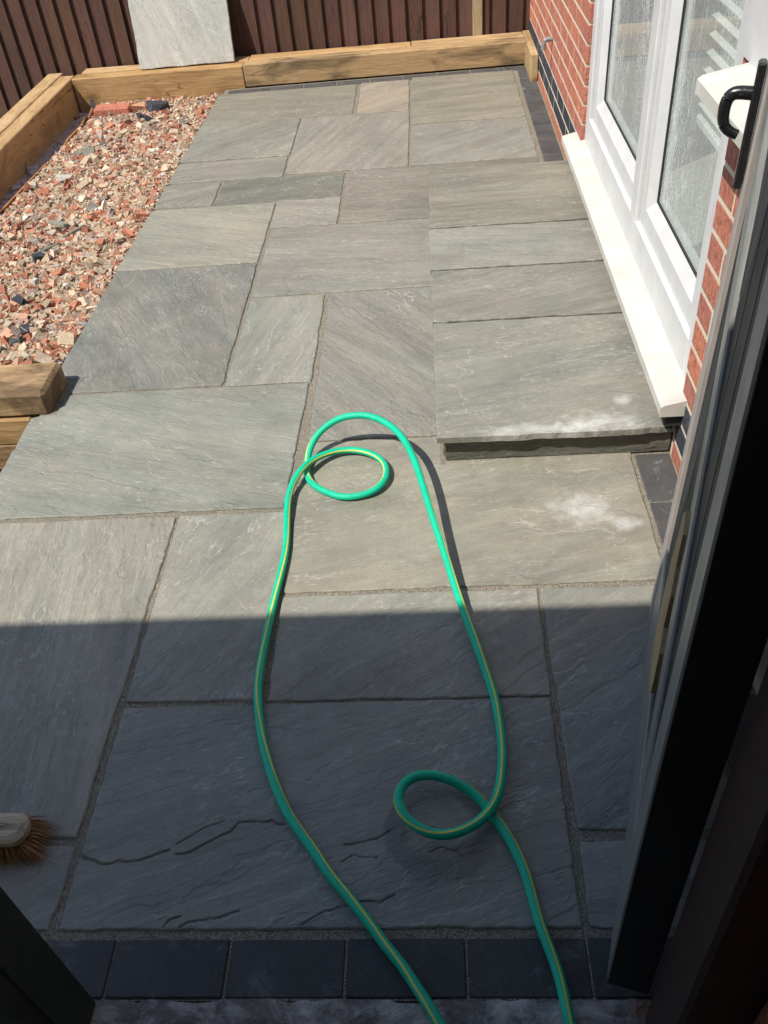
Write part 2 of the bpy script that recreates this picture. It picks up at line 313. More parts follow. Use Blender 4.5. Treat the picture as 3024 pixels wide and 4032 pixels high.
# ------------------------------------------------------------------ mesh helpers
class MB:
    def __init__(s): s.v = []; s.f = []
    def add(s, V, Fs):
        b = len(s.v); s.v += [tuple(x) for x in V]; s.f += [tuple(i + b for i in f) for f in Fs]; return s
    def box(s, x0, x1, y0, y1, z0, z1, c=0.0):
        if c <= 0:
            V = [(x, y, z) for z in (z0, z1) for y in (y0, y1) for x in (x0, x1)]
            return s.add(V, [(0, 2, 3, 1), (4, 5, 7, 6), (0, 1, 5, 4), (2, 6, 7, 3), (0, 4, 6, 2), (1, 3, 7, 5)])
        X = (x0, x1); Y = (y0, y1); Z = (z0, z1); V = []; idx = {}
        for i in (0, 1):
            for j in (0, 1):
                for k in (0, 1):
                    sx, sy, sz = (1 - 2 * i) * c, (1 - 2 * j) * c, (1 - 2 * k) * c
                    for ax, p in enumerate(((X[i], Y[j] + sy, Z[k] + sz), (X[i] + sx, Y[j], Z[k] + sz), (X[i] + sx, Y[j] + sy, Z[k]))):
                        idx[(i, j, k, ax)] = len(V); V.append(p)
        F = []
        q = [(0, 0), (1, 0), (1, 1), (0, 1)]
        for i in (0, 1):
            a = [idx[(i, j, k, 0)] for j, k in q]; F.append(a if i else a[::-1])
            a = [idx[(j, i, k, 1)] for j, k in q]; F.append(a[::-1] if i else a)
            a = [idx[(j, k, i, 2)] for j, k in q]; F.append(a if i else a[::-1])
        ctr = Vector(((x0 + x1) / 2, (y0 + y1) / 2, (z0 + z1) / 2))
        def face(ids):
            n = (Vector(V[ids[1]]) - Vector(V[ids[0]])).cross(Vector(V[ids[2]]) - Vector(V[ids[0]]))
            m = sum((Vector(V[q_]) for q_ in ids), Vector()) / len(ids) - ctr
            F.append(ids if n.dot(m) > 0 else ids[::-1])
        for a in (0, 1):
            for b in (0, 1):
                face([idx[(a, b, 0, 0)], idx[(a, b, 1, 0)], idx[(a, b, 1, 1)], idx[(a, b, 0, 1)]])
                face([idx[(a, 0, b, 0)], idx[(a, 1, b, 0)], idx[(a, 1, b, 2)], idx[(a, 0, b, 2)]])
                face([idx[(0, a, b, 1)], idx[(1, a, b, 1)], idx[(1, a, b, 2)], idx[(0, a, b, 2)]])
                for k in (0, 1): face([idx[(a, b, k, 0)], idx[(a, b, k, 1)], idx[(a, b, k, 2)]])
        F = [tuple(f) for f in F]
        # orient the six big faces
        out = []
        for f in F:
            n = (Vector(V[f[1]]) - Vector(V[f[0]])).cross(Vector(V[f[2]]) - Vector(V[f[0]])); m = sum((Vector(V[q_]) for q_ in f), Vector()) / len(f) - ctr
            out.append(f if n.dot(m) > 0 else f[::-1])
        return s.add(V, out)
    def prism(s, prof, a0, a1, axis='Y'):
        """closed profile swept along an axis; profile points are (x,z) for Y, (y,z) for X, (x,y) for Z"""
        n = len(prof); f = {'Y': lambda p, a: (p[0], a, p[1]), 'X': lambda p, a: (a, p[0], p[1]), 'Z': lambda p, a: (p[0], p[1], a)}[axis]
        V = [f(p, a0) for p in prof] + [f(p, a1) for p in prof]
        return s.add(V, [tuple(range(n))[::-1], tuple(range(n, 2 * n))] + [(i, (i + 1) % n, n + (i + 1) % n, n + i) for i in range(n)])
    def tube(s, pts, rad, seg=10, cap=True):
        pts = [Vector(p) for p in pts]; n = len(pts); rad = rad if hasattr(rad, '__len__') else [rad] * n
        fr = frames(pts); V = []; F = []
        for p, (T, N, B), r in zip(pts, fr, rad):
            for k in range(seg):
                a = 2 * math.pi * k / seg; V.append(p + N * (math.cos(a) * r) + B * (math.sin(a) * r))
        for i in range(n - 1):
            for k in range(seg):
                k2 = (k + 1) % seg; F.append((i * seg + k, i * seg + k2, (i + 1) * seg + k2, (i + 1) * seg + k))
        if cap: F.append(tuple(range(seg))[::-1]); F.append(tuple(range((n - 1) * seg, n * seg)))
        return s.add(V, F)
    def mesh(s, name, smooth=False):
        me = bpy.data.meshes.new(name); me.from_pydata([tuple(v) for v in s.v], [], s.f); me.update()
        if smooth: me.polygons.foreach_set('use_smooth', [True] * len(me.polygons))
        return me
    def build(s, name, mat, parent=None, loc=(0, 0, 0), rot=(0, 0, 0), smooth=False):
        return link(name, s.mesh(name, smooth), mat, parent, loc, rot)

def frames(pts):
    """tangent and an up-referenced frame at each point"""
    out = []
    for i in range(len(pts)):
        T = (pts[min(i + 1, len(pts) - 1)] - pts[max(i - 1, 0)]).normalized()
        up = Vector((0, 0, 1)) if abs(T.z) < .9 else Vector((1, 0, 0))
        N = T.cross(up).normalized(); B = N.cross(T).normalized(); out.append((T, N, B))
    return out

def link(name, me, mat, parent=None, loc=(0, 0, 0), rot=(0, 0, 0)):
    o = bpy.data.objects.new(name, me); col.objects.link(o); o.location = loc; o.rotation_euler = rot
    if mat is not None and not me.materials: me.materials.append(M[mat] if isinstance(mat, str) else mat)
    if parent is not None: o.parent = parent
    return o
def empty(name, loc=(0, 0, 0), rot=(0, 0, 0)):
    o = bpy.data.objects.new(name, None); col.objects.link(o); o.location = loc; o.rotation_euler = rot; o.empty_display_size = .1; return o
def tag(o, label=None, cat=None, group=None, kind=None):
    for k, v in (('label', label), ('category', cat), ('group', group), ('kind', kind)):
        if v: o[k] = v
    return o
def catmull(P, n=6):
    P = [Vector(p) for p in P]; out = []
    for i in range(len(P) - 1):
        p0, p1, p2, p3 = P[max(i - 1, 0)], P[i], P[i + 1], P[min(i + 2, len(P) - 1)]
        for k in range(n):
            t = k / n; out.append(.5 * ((2 * p1) + (p2 - p0) * t + (2 * p0 - 5 * p1 + 4 * p2 - p3) * t * t + (3 * p1 - p0 - 3 * p2 + p3) * t ** 3))
    out.append(P[-1]); return out

def slab_mesh(corners, thick=.028, jit=.0007, chamfer=.003, step=.022, amp=None):
    """a riven slab: hand-dressed wavy outline, worn top arris, sides. corners are counter-clockwise, z=0 is the top"""
    pts = []
    n = len(corners)
    for i in range(n):
        a = Vector((*corners[i], 0)); b = Vector((*corners[(i + 1) % n], 0)); d = b - a; L = d.length
        nn = Vector((d.y, -d.x, 0)).normalized(); m = max(2, int(L / step)); ph = random.uniform(0, 9); w_ = 0
        for k in range(m):
            t = k / m; w_ = .6 * w_ + random.gauss(0, jit); off = w_ + .0008 * math.sin(ph + t * 17)
            if random.random() < .035: off -= random.uniform(.001, .004)
            if k == 0: off = -.002
            pts.append(a + d * t + nn * off)
    N = len(pts); c = sum(pts, Vector()) / N
    mb = MB(); V = []
    def inset(i, amt):
        p0, p1, p2 = pts[i - 1], pts[i], pts[(i + 1) % N]; t = (p2 - p0).normalized(); return p1 + Vector((-t.y, t.x, 0)) * amt
    cs = [chamfer * random.uniform(.6, 1.5) for _ in range(N)]
    for i in range(N): p = inset(i, cs[i]); V.append((p.x, p.y, 0))
    for i in range(N): p = pts[i]; V.append((p.x, p.y, -cs[i] * .8))
    for i in range(N): p = pts[i]; V.append((p.x, p.y, -thick))
    F = [tuple(range(N))]
    for r in (0, 1):
        for i in range(N): j = (i + 1) % N; F.append((r * N + j, r * N + i, (r + 1) * N + i, (r + 1) * N + j))
    F.append(tuple(range(2 * N, 3 * N))[::-1])
    return mb.add(V, F)

def srgb(r, g, b):
    f = lambda x: ((x / 255 + .055) / 1.055) ** 2.4 if x > 10 else x / 255 / 12.92
    return (f(r), f(g), f(b))

# ------------------------------------------------------------------ ground, patio bed
gm = MB()
gm.add([(-300, -300, -.34), (300, -300, -.34), (300, 400, -.34), (-300, 400, -.34)], [(0, 1, 2, 3)])
tag(gm.build('ground', 'grass'), kind='structure')

def xl(y): return -1.322 + (y - 2.25) * .0135           # the patio's cut left edge
bed = MB()
bed.add([(-1.30, .5, -.0045), (.65, .5, -.0045), (.65, 5.72, -.0045), (-1.258, 5.70, -.0045), (-1.258, .5, -.0045)], [])
bed.v = []; bed.f = []
top = [(-1.72, .52), (.64, .52), (.64, 5.735), (-1.255, 5.70), (xl(2.4) + .012, 2.46), (-1.30, 2.46), (-1.30, 2.20), (-1.31, 1.74), (-1.72, 1.74)]
bed.prism([(x, y) for x, y in top], -.33, -.0048, 'Z')
patio = bed.build('patio', 'mortar')
tag(patio, kind='structure')

# slabs: x0, x1, y0, y1 (None for x0 = the cut edge), sunlit colour, bedding angle in degrees, material
A_ = 0.76
def tone(rgb):
    c = srgb(*rgb); m = srgb(156, 153, 145); q = [(a * .7 + b * .3) * A_ for a, b in zip(c, m)]; g = sum(q) / 3; return [v * .8 + g * .2 for v in q]
S = [
 ('F', None, -.432, 5.058, 5.598, (150, 143, 124), 0), ('G', -.402, -.117, 5.047, 5.612, (184, 166, 145), 40), ('H', -.100, .503, 4.812, 5.635, (156, 149, 128), 8),
 ('I', -.099, .503, 4.222, 4.79, (154, 153, 142), 35), ('J', None, -.722, 4.474, 5.038, (151, 149, 134), 40), ('K', None, -.727, 4.193, 4.452, (156, 149, 135), 5),
 ('L', -.713, -.115, 4.213, 5.036, (166, 158, 144), 70), ('N', None, -1.023, 3.896, 4.170, (152, 147, 131), 30), ('M', -1.011, -.421, 3.895, 4.182, (122, 122, 108), 12),
 ('O', -.404, .505, 3.600, 4.208, (141, 133, 119), 176), ('P', -.711, -.421, 3.597, 3.884, (163, 156, 143), 165), ('Q', None, -.723, 3.274, 3.872, (172, 167, 148), 160),
 ('R', -.703, .2, 2.985, 3.588, (158, 152, 141), 176), ('T', None, -.720, 2.380, 3.258, (137, 135, 128), 118), ('U', -.704, -.424, 2.377, 2.964, (160, 159, 148), 75),
 ('V', -.400, .2, 2.057, 2.968, (151, 147, 138), 130), ('A', -1.321, -.430, 1.760, 2.365, (158, 159, 148), 162), ('E', -.405, .516, 1.441, 2.043, (164, 159, 141), 15),
 ('B', -1.66, -.741, .813, 1.738, (170, 165, 151), 95), ('C', -.725, -.424, 1.127, 1.738, (168, 165, 152), 60), ('D', -.407, .205, 1.120, 1.425, (166, 163, 150), 35),
 ('W', -.722, .202, .637, 1.110, (158, 157, 148), 20), ('X', .220, .516, .812, 1.424, (156, 157, 148), 35), ('Z', .220, .516, .637, .787, (165, 166, 160), 10),
 ('Y', -1.66, -.742, .637, .792, (160, 162, 158), 30),
]
mats = {'E': 'stone_right', 'W': 'stone_damp'}
for nm, x0, x1, y0, y1, rgb, ang in S:
    x0 = None if x0 is None else x0 - .0018; x1 += .0018; y0 -= .0018; y1 += .0018
    a0 = xl(y0) if x0 is None else x0; a1 = xl(y1) if x0 is None else x0
    cx, cy = (a0 + x1) / 2, (y0 + y1) / 2
    j = lambda: random.uniform(-.0025, .0025)
    cor = [(a0 - cx + j(), y0 - cy + j()), (x1 - cx + j(), y0 - cy + j()), (x1 - cx + j(), y1 - cy + j()), (a1 - cx + j(), y1 - cy + j())]
    if nm == 'A':       # notched round the sleeper end
        cor = [(a0 - cx, y0 - cy), (x1 - cx - .012, y0 - cy), (x1 - cx, y1 - cy), (-1.235 - cx, y1 - cy), (-1.245 - cx, 2.262 - cy), (a0 - cx, 2.246 - cy)]
    if nm == 'T': cor = [(-1.237 - cx, y0 - cy), cor[1], cor[2], cor[3], (xl(2.47) - cx, 2.47 - cy), (-1.237 - cx, 2.465 - cy)]
    dz = random.uniform(-.0008, .0008)
    if nm == 'W': continue
    o = slab_mesh(cor).build('paving_slab', mats.get(nm, 'stone'), patio, (cx, cy, dz), (random.uniform(-.0012, .0012), random.uniform(-.0012, .0012), 0))
    o.color = (*tone(rgb), (ang % 180) / 180)

# the nearest slab is cracked along its bedding: a fine grid with the fissures cut in
def cracked_slab(x0, x1, y0, y1, cracks, rgb, ang):
    st = .0026; nx = int((x1 - x0) / st); ny = int((y1 - y0) / st); cx, cy = (x0 + x1) / 2, (y0 + y1) / 2
    gx = np.linspace(x0, x1, nx + 1); gy = np.linspace(y0, y1, ny + 1); XX, YY = np.meshgrid(gx, gy)
    Z = np.zeros_like(XX); sg = np.random.default_rng(3)
    for pts, dep, wd in cracks:
        P_ = [np.array(p) for p in pts]; Q = [P_[0]]
        for a, b in zip(P_[:-1], P_[1:]):
            m_ = max(1, int(np.hypot(*(b - a)) / .012))
            for q in range(1, m_ + 1): Q.append(a + (b - a) * q / m_ + (sg.normal(0, .0016, 2) if q < m_ else 0))
        D = np.full_like(XX, 1e9)
        for a, b in zip(Q[:-1], Q[1:]):
            ab = b - a; L2 = max(ab @ ab, 1e-9); tt = np.clip(((XX - a[0]) * ab[0] + (YY - a[1]) * ab[1]) / L2, 0, 1)
            D = np.minimum(D, np.hypot(XX - a[0] - tt * ab[0], YY - a[1] - tt * ab[1]))
        Z -= 1.6 * dep * np.clip(1 - D / (wd * .8), 0, 1)
    ed = np.minimum(np.minimum(XX - x0, x1 - XX), np.minimum(YY - y0, y1 - YY)); Z -= .003 * np.clip(1 - ed / .0045, 0, 1) ** 2
    jx = np.interp(gy, np.linspace(y0, y1, 24), sg.normal(0, .001, 24)); jy = np.interp(gx, np.linspace(x0, x1, 46), sg.normal(0, .001, 46))
    XX = XX + jx[:, None]; YY = YY + jy[None, :]
    V = np.stack([XX - cx, YY - cy, Z], -1).reshape(-1, 3).tolist(); W_ = nx + 1
    F = [(j * W_ + i, j * W_ + i + 1, (j + 1) * W_ + i + 1, (j + 1) * W_ + i) for j in range(ny) for i in range(nx)]
    rim = [i for i in range(nx + 1)] + [j * W_ + nx for j in range(1, ny + 1)] + [ny * W_ + i for i in range(nx - 1, -1, -1)] + [j * W_ for j in range(ny - 1, 0, -1)]
    b0 = len(V); V += [[V[i][0], V[i][1], -.028] for i in rim]; n_ = len(rim)
    F += [(rim[(k + 1) % n_], rim[k], b0 + k, b0 + (k + 1) % n_) for k in range(n_)]
    o = MB().add(V, F).build('paving_slab', 'stone_damp', patio, (cx, cy, 0)); o['label'] = 'dark slab cracked along its bedding'
    o.color = (*tone(rgb), ang / 180)
CR = [([(-0.724, 0.773), (-0.711, 0.767), (-0.694, 0.764), (-0.666, 0.758), (-0.647, 0.761), (-0.627, 0.759), (-0.605, 0.763), (-0.584, 0.77), (-0.566, 0.778), (-0.553, 0.782)], 0.004, 0.0042), ([(-0.537, 0.775), (-0.512, 0.778), (-0.491, 0.79), (-0.47, 0.8), (-0.456, 0.812), (-0.438, 0.819), (-0.425, 0.837), (-0.402, 0.839), (-0.371, 0.836), (-0.335, 0.833)], 0.0035, 0.004), ([(-0.539, 0.795), (-0.518, 0.808), (-0.494, 0.826), (-0.468, 0.834), (-0.454, 0.842)], 0.0022, 0.0035), ([(-0.503, 0.64), (-0.49, 0.647), (-0.465, 0.65), (-0.441, 0.654), (-0.417, 0.662), (-0.399, 0.667)], 0.003, 0.0035), ([(-0.532, 0.64), (-0.524, 0.653), (-0.505, 0.658)], 0.003, 0.0035), ([(-0.284, 0.64), (-0.263, 0.654), (-0.245, 0.665), (-0.207, 0.673), (-0.178, 0.682), (-0.146, 0.68), (-0.119, 0.693)], 0.0028, 0.0035), ([(-0.22, 0.755), (-0.2, 0.767), (-0.152, 0.761)], 0.002, 0.0035), ([(-0.214, 0.789), (-0.186, 0.792), (-0.153, 0.8), (-0.129, 0.817)], 0.0025, 0.0035), ([(-0.057, 0.77), (-0.033, 0.778), (-0.005, 0.773), (0.002, 0.763)], 0.002, 0.0035)]
cracked_slab(-.724, .204, .635, 1.112, CR, (157, 156, 147), 20)

# charcoal edging blocks
bm_long = MB().box(-.1007, .1007, -.0475, .0475, -.06, 0, .004).mesh('edging_block')
bm_long.materials.append(M['block'])
def block(x, y, rz=0, me=None, bloom=1.0, z=-.002):
    o = bpy.data.objects.new('edging_block', me or bm_long); col.objects.link(o); o.parent = patio; o.location = (x, y, z + random.uniform(-.001, .001)); o.rotation_euler = (0, 0, rz + random.gauss(0, .004)); o.color = (1, 1, 1, bloom); return o
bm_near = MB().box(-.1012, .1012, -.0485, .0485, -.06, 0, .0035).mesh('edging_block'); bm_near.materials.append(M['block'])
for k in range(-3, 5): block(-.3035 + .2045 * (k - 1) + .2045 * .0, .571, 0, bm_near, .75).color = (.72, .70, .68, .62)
bm_half = MB().box(-.033, .033, -.0475, .0475, -.06, 0, .004).mesh('edging_block'); bm_half.materials.append(M['block'])
for x in (-.864, -.661, -.458, -.255, -.052, .151, .354): block(x, 5.661 + x * .026, .026, None, .75)
block(-.996, 5.634, .026, bm_half, 1); block(-1.13, 5.630, .026, None, 1)
block(.557, 5.679, .026, None, .25)
y = 5.565
for i in range(8):
    block(.5745 if i else .578, y - .203 * i, math.pi / 2, None, .45 if i < 2 else .85)
for yy in (1.822, 1.620, 1.418, 1.215, 1.01, .81): block(.578, yy, math.pi / 2, None, .3 if yy > 1.5 else .7)

# ------------------------------------------------------------------ step under the window
step = empty('step', (0, 1.9, 0))
tag(step, 'low grey sandstone step with four slabs below the white window', 'step')
def put(o): o.location = Vector(o.location) - Vector(step.location); return o
core = MB().box(.012, .628, 1.937, 3.835, -.004, .0785); put(core.build('step_core', 'mortar', step))
for (x0, x1, y0, y1) in ((.004, .625, 1.926, 1.946),):
    cx, cz = (x0 + x1) / 2, .0375
    o = slab_mesh([(x0 - cx, -.035), (x1 - cx, -.035), (x1 - cx, .041), (x0 - cx, .041)], .018, chamfer=.002).build('riser', 'stone', step, (cx, y0, cz), (math.pi / 2, 0, 0)); put(o)
    c = srgb(112, 111, 105); o.color = (*[q * A_ for q in c], .02)
for y0, y1 in ((1.948, 2.55), (2.56, 3.19), (3.2, 3.83)):
    cy = (y0 + y1) / 2
    o = slab_mesh([(-.035, y0 - cy), (.041, y0 - cy), (.041, y1 - cy), (-.035, y1 - cy)], .018, chamfer=.002).build('riser', 'stone', step, (-.002, cy, .0375), (0, -math.pi / 2, 0)); put(o)
    c = srgb(145, 139, 123); o.color = (*[q * A_ for q in c], .5)
for (y0, y1, rgb, ang, mt) in ((1.905, 2.526, (152, 150, 138), 14, 'stone_nose'), (2.536, 2.897, (147, 142, 130), 18, 'stone'), (2.910, 3.252, (160, 156, 146), 172, 'stone'), (3.264, 3.868, (153, 146, 128), 2, 'stone')):
    x0, x1 = -.020 + random.uniform(-.003, .003), .627; cx, cy = (x0 + x1) / 2, (y0 + y1) / 2; sk = .012 if y1 > 3.8 else 0
    o = slab_mesh([(x0 - cx, y0 - cy), (x1 - cx, y0 - cy + .002), (x1 - cx, y1 - cy + sk), (x0 - cx, y1 - cy - sk)], .021, jit=.0011).build('step_slab', mt, step, (cx, cy, .1)); put(o)
    o.color = (*tone(rgb), ang / 180)
# pointing between step and paving
pt = MB()
def rough_strip(x0, x1, y0, y1, z=.0015, n=40):
    V = []; 
    lx = x1 - x0 > y1 - y0
    for k in range(n + 1):
        t = k / n
        for sgn in (0, 1):
            r = random.gauss(0, .0016)
            V.append((x0 + (x1 - x0) * t, (y0, y1)[sgn] + r, z - .003 * (1 - sgn)) if lx else ((x0, x1)[sgn] + r, y0 + (y1 - y0) * t, z))
    F = [(2 * k, 2 * k + 2, 2 * k + 3, 2 * k + 1) for k in range(n)]
    if not lx: F = [f[::-1] for f in F]
    pt.add(V, F)
rough_strip(-.008, .52, 1.909, 1.9265); rough_strip(-.011, .0045, 1.912, 2.03)
pb = [(V[0], V[1], V[2]) for V in pt.v]; nb = len(pb)
put(pt.build('pointing', 'mortar', step))

# ------------------------------------------------------------------ house wall on the right
WX = .63
house = empty('house', (WX, 3.0, 0)); HO = Vector(house.location)
tag(house, 'red brick house wall with white double window and dark blue plinth bricks', 'house')
def hput(o): o.location = Vector(o.location) - HO; return o
Y_FAR, Y_NEAR = 3.79, 1.915
W2_FAR, W2_NEAR, W2_Z = 1.80, .95, 1.0
core = MB()
core.box(WX + .0004, .74, Y_FAR + .004, 6.2, -.33, 2.7); core.box(WX + .0004, .74, W2_FAR + .004, Y_NEAR - .004, -.33, 2.7)
core.box(WX + .0004, .74, Y_NEAR - .004, Y_FAR + .004, -.33, .196); core.box(WX + .0004, .74, Y_NEAR - .004, Y_FAR + .004, 2.15, 2.7)
core.box(WX + .0004, .74, W2_NEAR, W2_FAR + .004, -.33, W2_Z - .01); core.box(WX + .0004, .74, W2_NEAR, W2_FAR + .004, 2.15, 2.7); core.box(WX + .0004, .74, .36, W2_NEAR, -.33, 2.7)
hput(core.build('wall', 'wall_mortar', house))
brick_full = MB().box(0, .10, -.1070, .1070, 0, .0645, .0018).mesh('brick'); brick_full.materials.append(M['brick'])
brick_blue = brick_full.copy(); brick_blue.materials.clear(); brick_blue.materials.append(M['brick_blue'])
halves = {}
def brick(y0, y1, z, blue, parent, x=WX, base=None):
    L = round(y1 - y0, 3)
    if abs(L - .215) < .002: me = brick_blue if blue else brick_full
    else:
        key = (L, blue)
        if key not in halves:
            me = MB().box(0, .10, -L / 2, L / 2, 0, .0645, .0018).mesh('brick'); me.materials.append(M['brick_blue' if blue else 'brick']); halves[key] = me
        me = halves[key]
    o = bpy.data.objects.new('brick', me); col.objects.link(o); o.parent = parent
    o.location = Vector((x - .0008 + random.uniform(-.0008, .0008), (y0 + y1) / 2, z)) - (base if base is not None else HO); return o
def run(ya, yb, k, zmax_blue=(1, 2), start_half=False):
    """one course between ya (reveal) and yb"""
    z = -.02 + .075 * k; blue = k in zmax_blue
    sgn = 1 if yb > ya else -1; p = ya; first = True
    while (yb - p) * sgn > .03:
        L = .1025 if (first and (k % 2 == 0)) else .215
        e = p + sgn * L
        if (yb - e) * sgn < 0: e = yb
        if abs(e - p) > .02: brick(min(p, e), max(p, e), z, blue, house)
        p = e + sgn * .010; first = False
for k in range(0, 19): run(Y_FAR, 5.98, k)
for k in range(0, 14): run(Y_NEAR, 1.30 if k < 13 else 1.6, k)
for k in range(1, 3): run(1.925, 3.78, k)

def hb(name, mat, parent, *boxes, c=.003, base=None):
    m = MB()
    for b in boxes: m.box(*b, c)
    o = m.build(name, mat, parent); 
    return o
# window: outer frame, mullion, two sashes with panes
win = hb('window', 'upvc', house, (.645, .715, Y_FAR - .075, Y_FAR - .002, .205, 2.14), (.645, .715, Y_NEAR + .002, Y_NEAR + .075, .205, 2.14), (.645, .715, Y_NEAR + .075, Y_FAR - .075, .205, .318), (.645, .715, Y_NEAR + .075, Y_FAR - .075, 2.07, 2.14), (.644, .715, 2.722, 2.798, .316, 2.072))
win.location = -HO
win['label'] = 'white plastic window frame with two tall panes'
def sash(y0, y1, nm, lb):
    zb, zt = .320, 2.065; wd = .10; xf, xb = .659, .712
    m = MB()
    for (a0, a1, ax, pos) in ((y0, y1, 'Y', 'b'), (y0, y1, 'Y', 't')):
        z0, z1 = (zb, zb + wd) if pos == 'b' else (zt - wd, zt)
        if pos == 'b': prof = [(xf, z0), (xb, z0), (xb, z1 + .004), (.681, z1), (xf + .005, z1 - .030), (xf, z1 - .038)]
        else: prof = [(xf, z0), (.681, z0 - .004), (xb, z0 - .004), (xb, z1), (xf, z1)]
        m.prism(prof[::-1], a0, a1, 'Y')
    for sgn, ye in ((1, y0), (-1, y1)):
        xg = xf - .0007; prof = [(xg, ye + sgn * .001), (xb - .001, ye + sgn * .001), (xb - .001, ye + sgn * wd), (.6805, ye + sgn * wd), (xg + .005, ye + sgn * (wd - .030)), (xg, ye + sgn * (wd - .038))]
        m.prism(prof if sgn > 0 else prof[::-1], zb + .001, zt - .001, 'Z')
    s_ = m.build(nm, 'upvc', win)
    g = .006
    k = MB(); ya, yb, za, zc = y0 + wd, y1 - wd, zb + wd, zt - wd
    k.box(.6795, .685, ya, yb, za, za + g); k.box(.6795, .685, ya, yb, zc - g, zc); k.box(.6795, .685, ya, ya + g, za + g, zc - g); k.box(.6795, .685, yb - g, yb, za + g, zc - g)
    k.build('gasket', 'gasket', win)
    p = MB().box(.686, .690, ya + .002, yb - .002, za + .002, zc - .002).build('pane', 'glass', win)
    return s_
sash(2.800, 3.712, 'sash', ''); sash(1.992, 2.720, 'sash', '')
# low sill
def sill(name, y0, y1, x_front, x_back, zf, zb, parent):
    prof = [(x_front, zf - .032), (x_front + .012, zf - .032), (x_front + .012, zf - .012), (x_back, zb - .024), (x_back, zb), (x_front + .008, zf), (x_front, zf - .006)]
    m = MB().prism(prof, y0, y1, 'Y')
    m.prism([(x_front - .0015, zf - .034), (x_back - .004, zf - .034), (x_back - .004, zb + .0015), (x_front + .008, zf + .0015), (x_front - .0015, zf - .005)], y0 - .005, y0, 'Y')
    m.prism([(x_front - .0015, zf - .034), (x_back - .004, zf - .034), (x_back - .004, zb + .0015), (x_front + .008, zf + .0015), (x_front - .0015, zf - .005)], y1, y1 + .005, 'Y')
    return m.build(name, 'upvc_sill', parent)
sl = sill('window_sill', 1.872, 3.895, .567, .657, .196, .214, house); sl.location = -HO; sl['label'] = 'cream plastic sill running low along the step'
dp = MB().box(.585, .655, 1.88, 3.89, .118, .170, .004).build('damp_course', 'gasket', house); dp.location = -HO
# second window further up, only its sill and jamb show
w2 = hb('window', 'upvc', house, (.624, .70, W2_FAR - .10, Y_NEAR - .006, W2_Z + .012, 2.15), (.640, .70, W2_NEAR, W2_NEAR + .08, W2_Z + .012, 2.15), (.640, .70, W2_NEAR + .08, W2_FAR - .10, W2_Z + .012, W2_Z + .09), (.640, .70, W2_NEAR + .08, W2_FAR - .10, 2.06, 2.15)); w2.location = -HO
w2['label'] = 'white window jamb above the gate latch'
MB().box(.668, .672, W2_NEAR + .08, W2_FAR - .10, W2_Z + .09, 2.06).build('pane', 'glass', w2)
s2 = sill('window_sill', .92, 1.845, .528, .645, W2_Z - .002, W2_Z + .018, house); s2.location = -HO; s2['label'] = 'white sill end beside the black gate latch'
# the room behind the glass
rm = MB()
x0, x1, y0, y1, z0, z1 = .742, 3.4, .5, 5.2, .02, 2.45
rm.add([(x0, y0, z0), (x1, y0, z0), (x1, y1, z0), (x0, y1, z0), (x0, y0, z1), (x1, y0, z1), (x1, y1, z1), (x0, y1, z1)], [(0, 1, 2, 3), (7, 6, 5, 4), (1, 5, 6, 2), (0, 4, 5, 1), (3, 2, 6, 7)])
o = rm.build('room', 'room', house); o.location = -HO
rf = MB().box(.60, 3.6, .2, 6.3, 2.7, 2.8).build('roof', 'timber_plain', house); rf.location = -HO
# venetian blind behind the near pane
bl = empty('venetian_blind', (.80, 2.40, .64)); tag(bl, 'pale slatted venetian blind hanging behind the near window pane', 'blind')
slat = MB().box(-.027, .027, -.43, .43, -.0015, .0015).mesh('slat'); slat.materials.append(M['blind'])
for k in range(30):
    o = bpy.data.objects.new('slat', slat); col.objects.link(o); o.parent = bl; o.location = (0, .01, .046 + .0455 * k); o.rotation_euler = (0, -.12, 0)
MB().box(-.025, .025, -.43, .43, -.012, .012, .004).build('bottom_rail', 'blind', bl, (0, .01, 0))
for yy in (-.3, .3): MB().tube([(0, yy, 0), (0, yy, 1.42)], .0012, 6).build('cord', 'blind', bl)
MB().box(-.028, .028, -.44, .44, 1.40, 1.44, .003).build('head_rail', 'blind', bl)
# overflow pipe
pp = catmull([(.66, 4.83, .352), (.615, 4.83, .352), (.592, 4.83, .348), (.584, 4.828, .332), (.583, 4.826, .312)], 5)
op = MB().tube(pp, .0115, 12).build('overflow_pipe', 'steel', None, smooth=True)
MB().tube([(.583, 4.8262, .316), (.583, 4.8258, .306)], .0135, 12).build('pipe_lip', 'steel', op)
tag(op, 'small grey bent overflow pipe poking out of the brick wall', 'pipe')
bp = MB().tube(catmull([(.606, 1.915, .17), (.604, 1.90, .13), (.602, 1.892, .106)], 4), .010, 10).build('cable_duct', 'gasket', None, smooth=True)
tag(bp, 'short black duct under the near end of the low sill', 'duct')

# ------------------------------------------------------------------ timber sleepers
def sleeper(p0, p1, w_, h, mat, label, tint=(1, 1, 1), z=0.0, c=.005, wob=True):
    """beam from p0 to p1 (centre line at its foot), width w_, height h"""
    a = Vector((*p0, z)); b = Vector((*p1, z)); L = (b - a).length; d = b - a
    m = MB().box(-L / 2, L / 2, -w_ / 2, w_ / 2, 0, h, c)
    o = m.build('timber_sleeper', mat, None, (a + b) / 2, (0, 0, math.atan2(d.y, d.x))); o.color = (*tint, 1)
    tag(o, label, 'sleeper', 'timber sleepers edging the gravel bed'); return o
sleeper((-1.125, 5.755), (.596, 5.790), .1, .128, 'sleeper_dark', 'dark stained sleeper along the charcoal blocks at the patio end', (1, 1, 1))
sleeper((-1.10, 5.858), (-.10, 5.878), .1, .131, 'sleeper', 'pale back sleeper against the fence behind the stained sleeper, left length', (1.0, .86, .7))
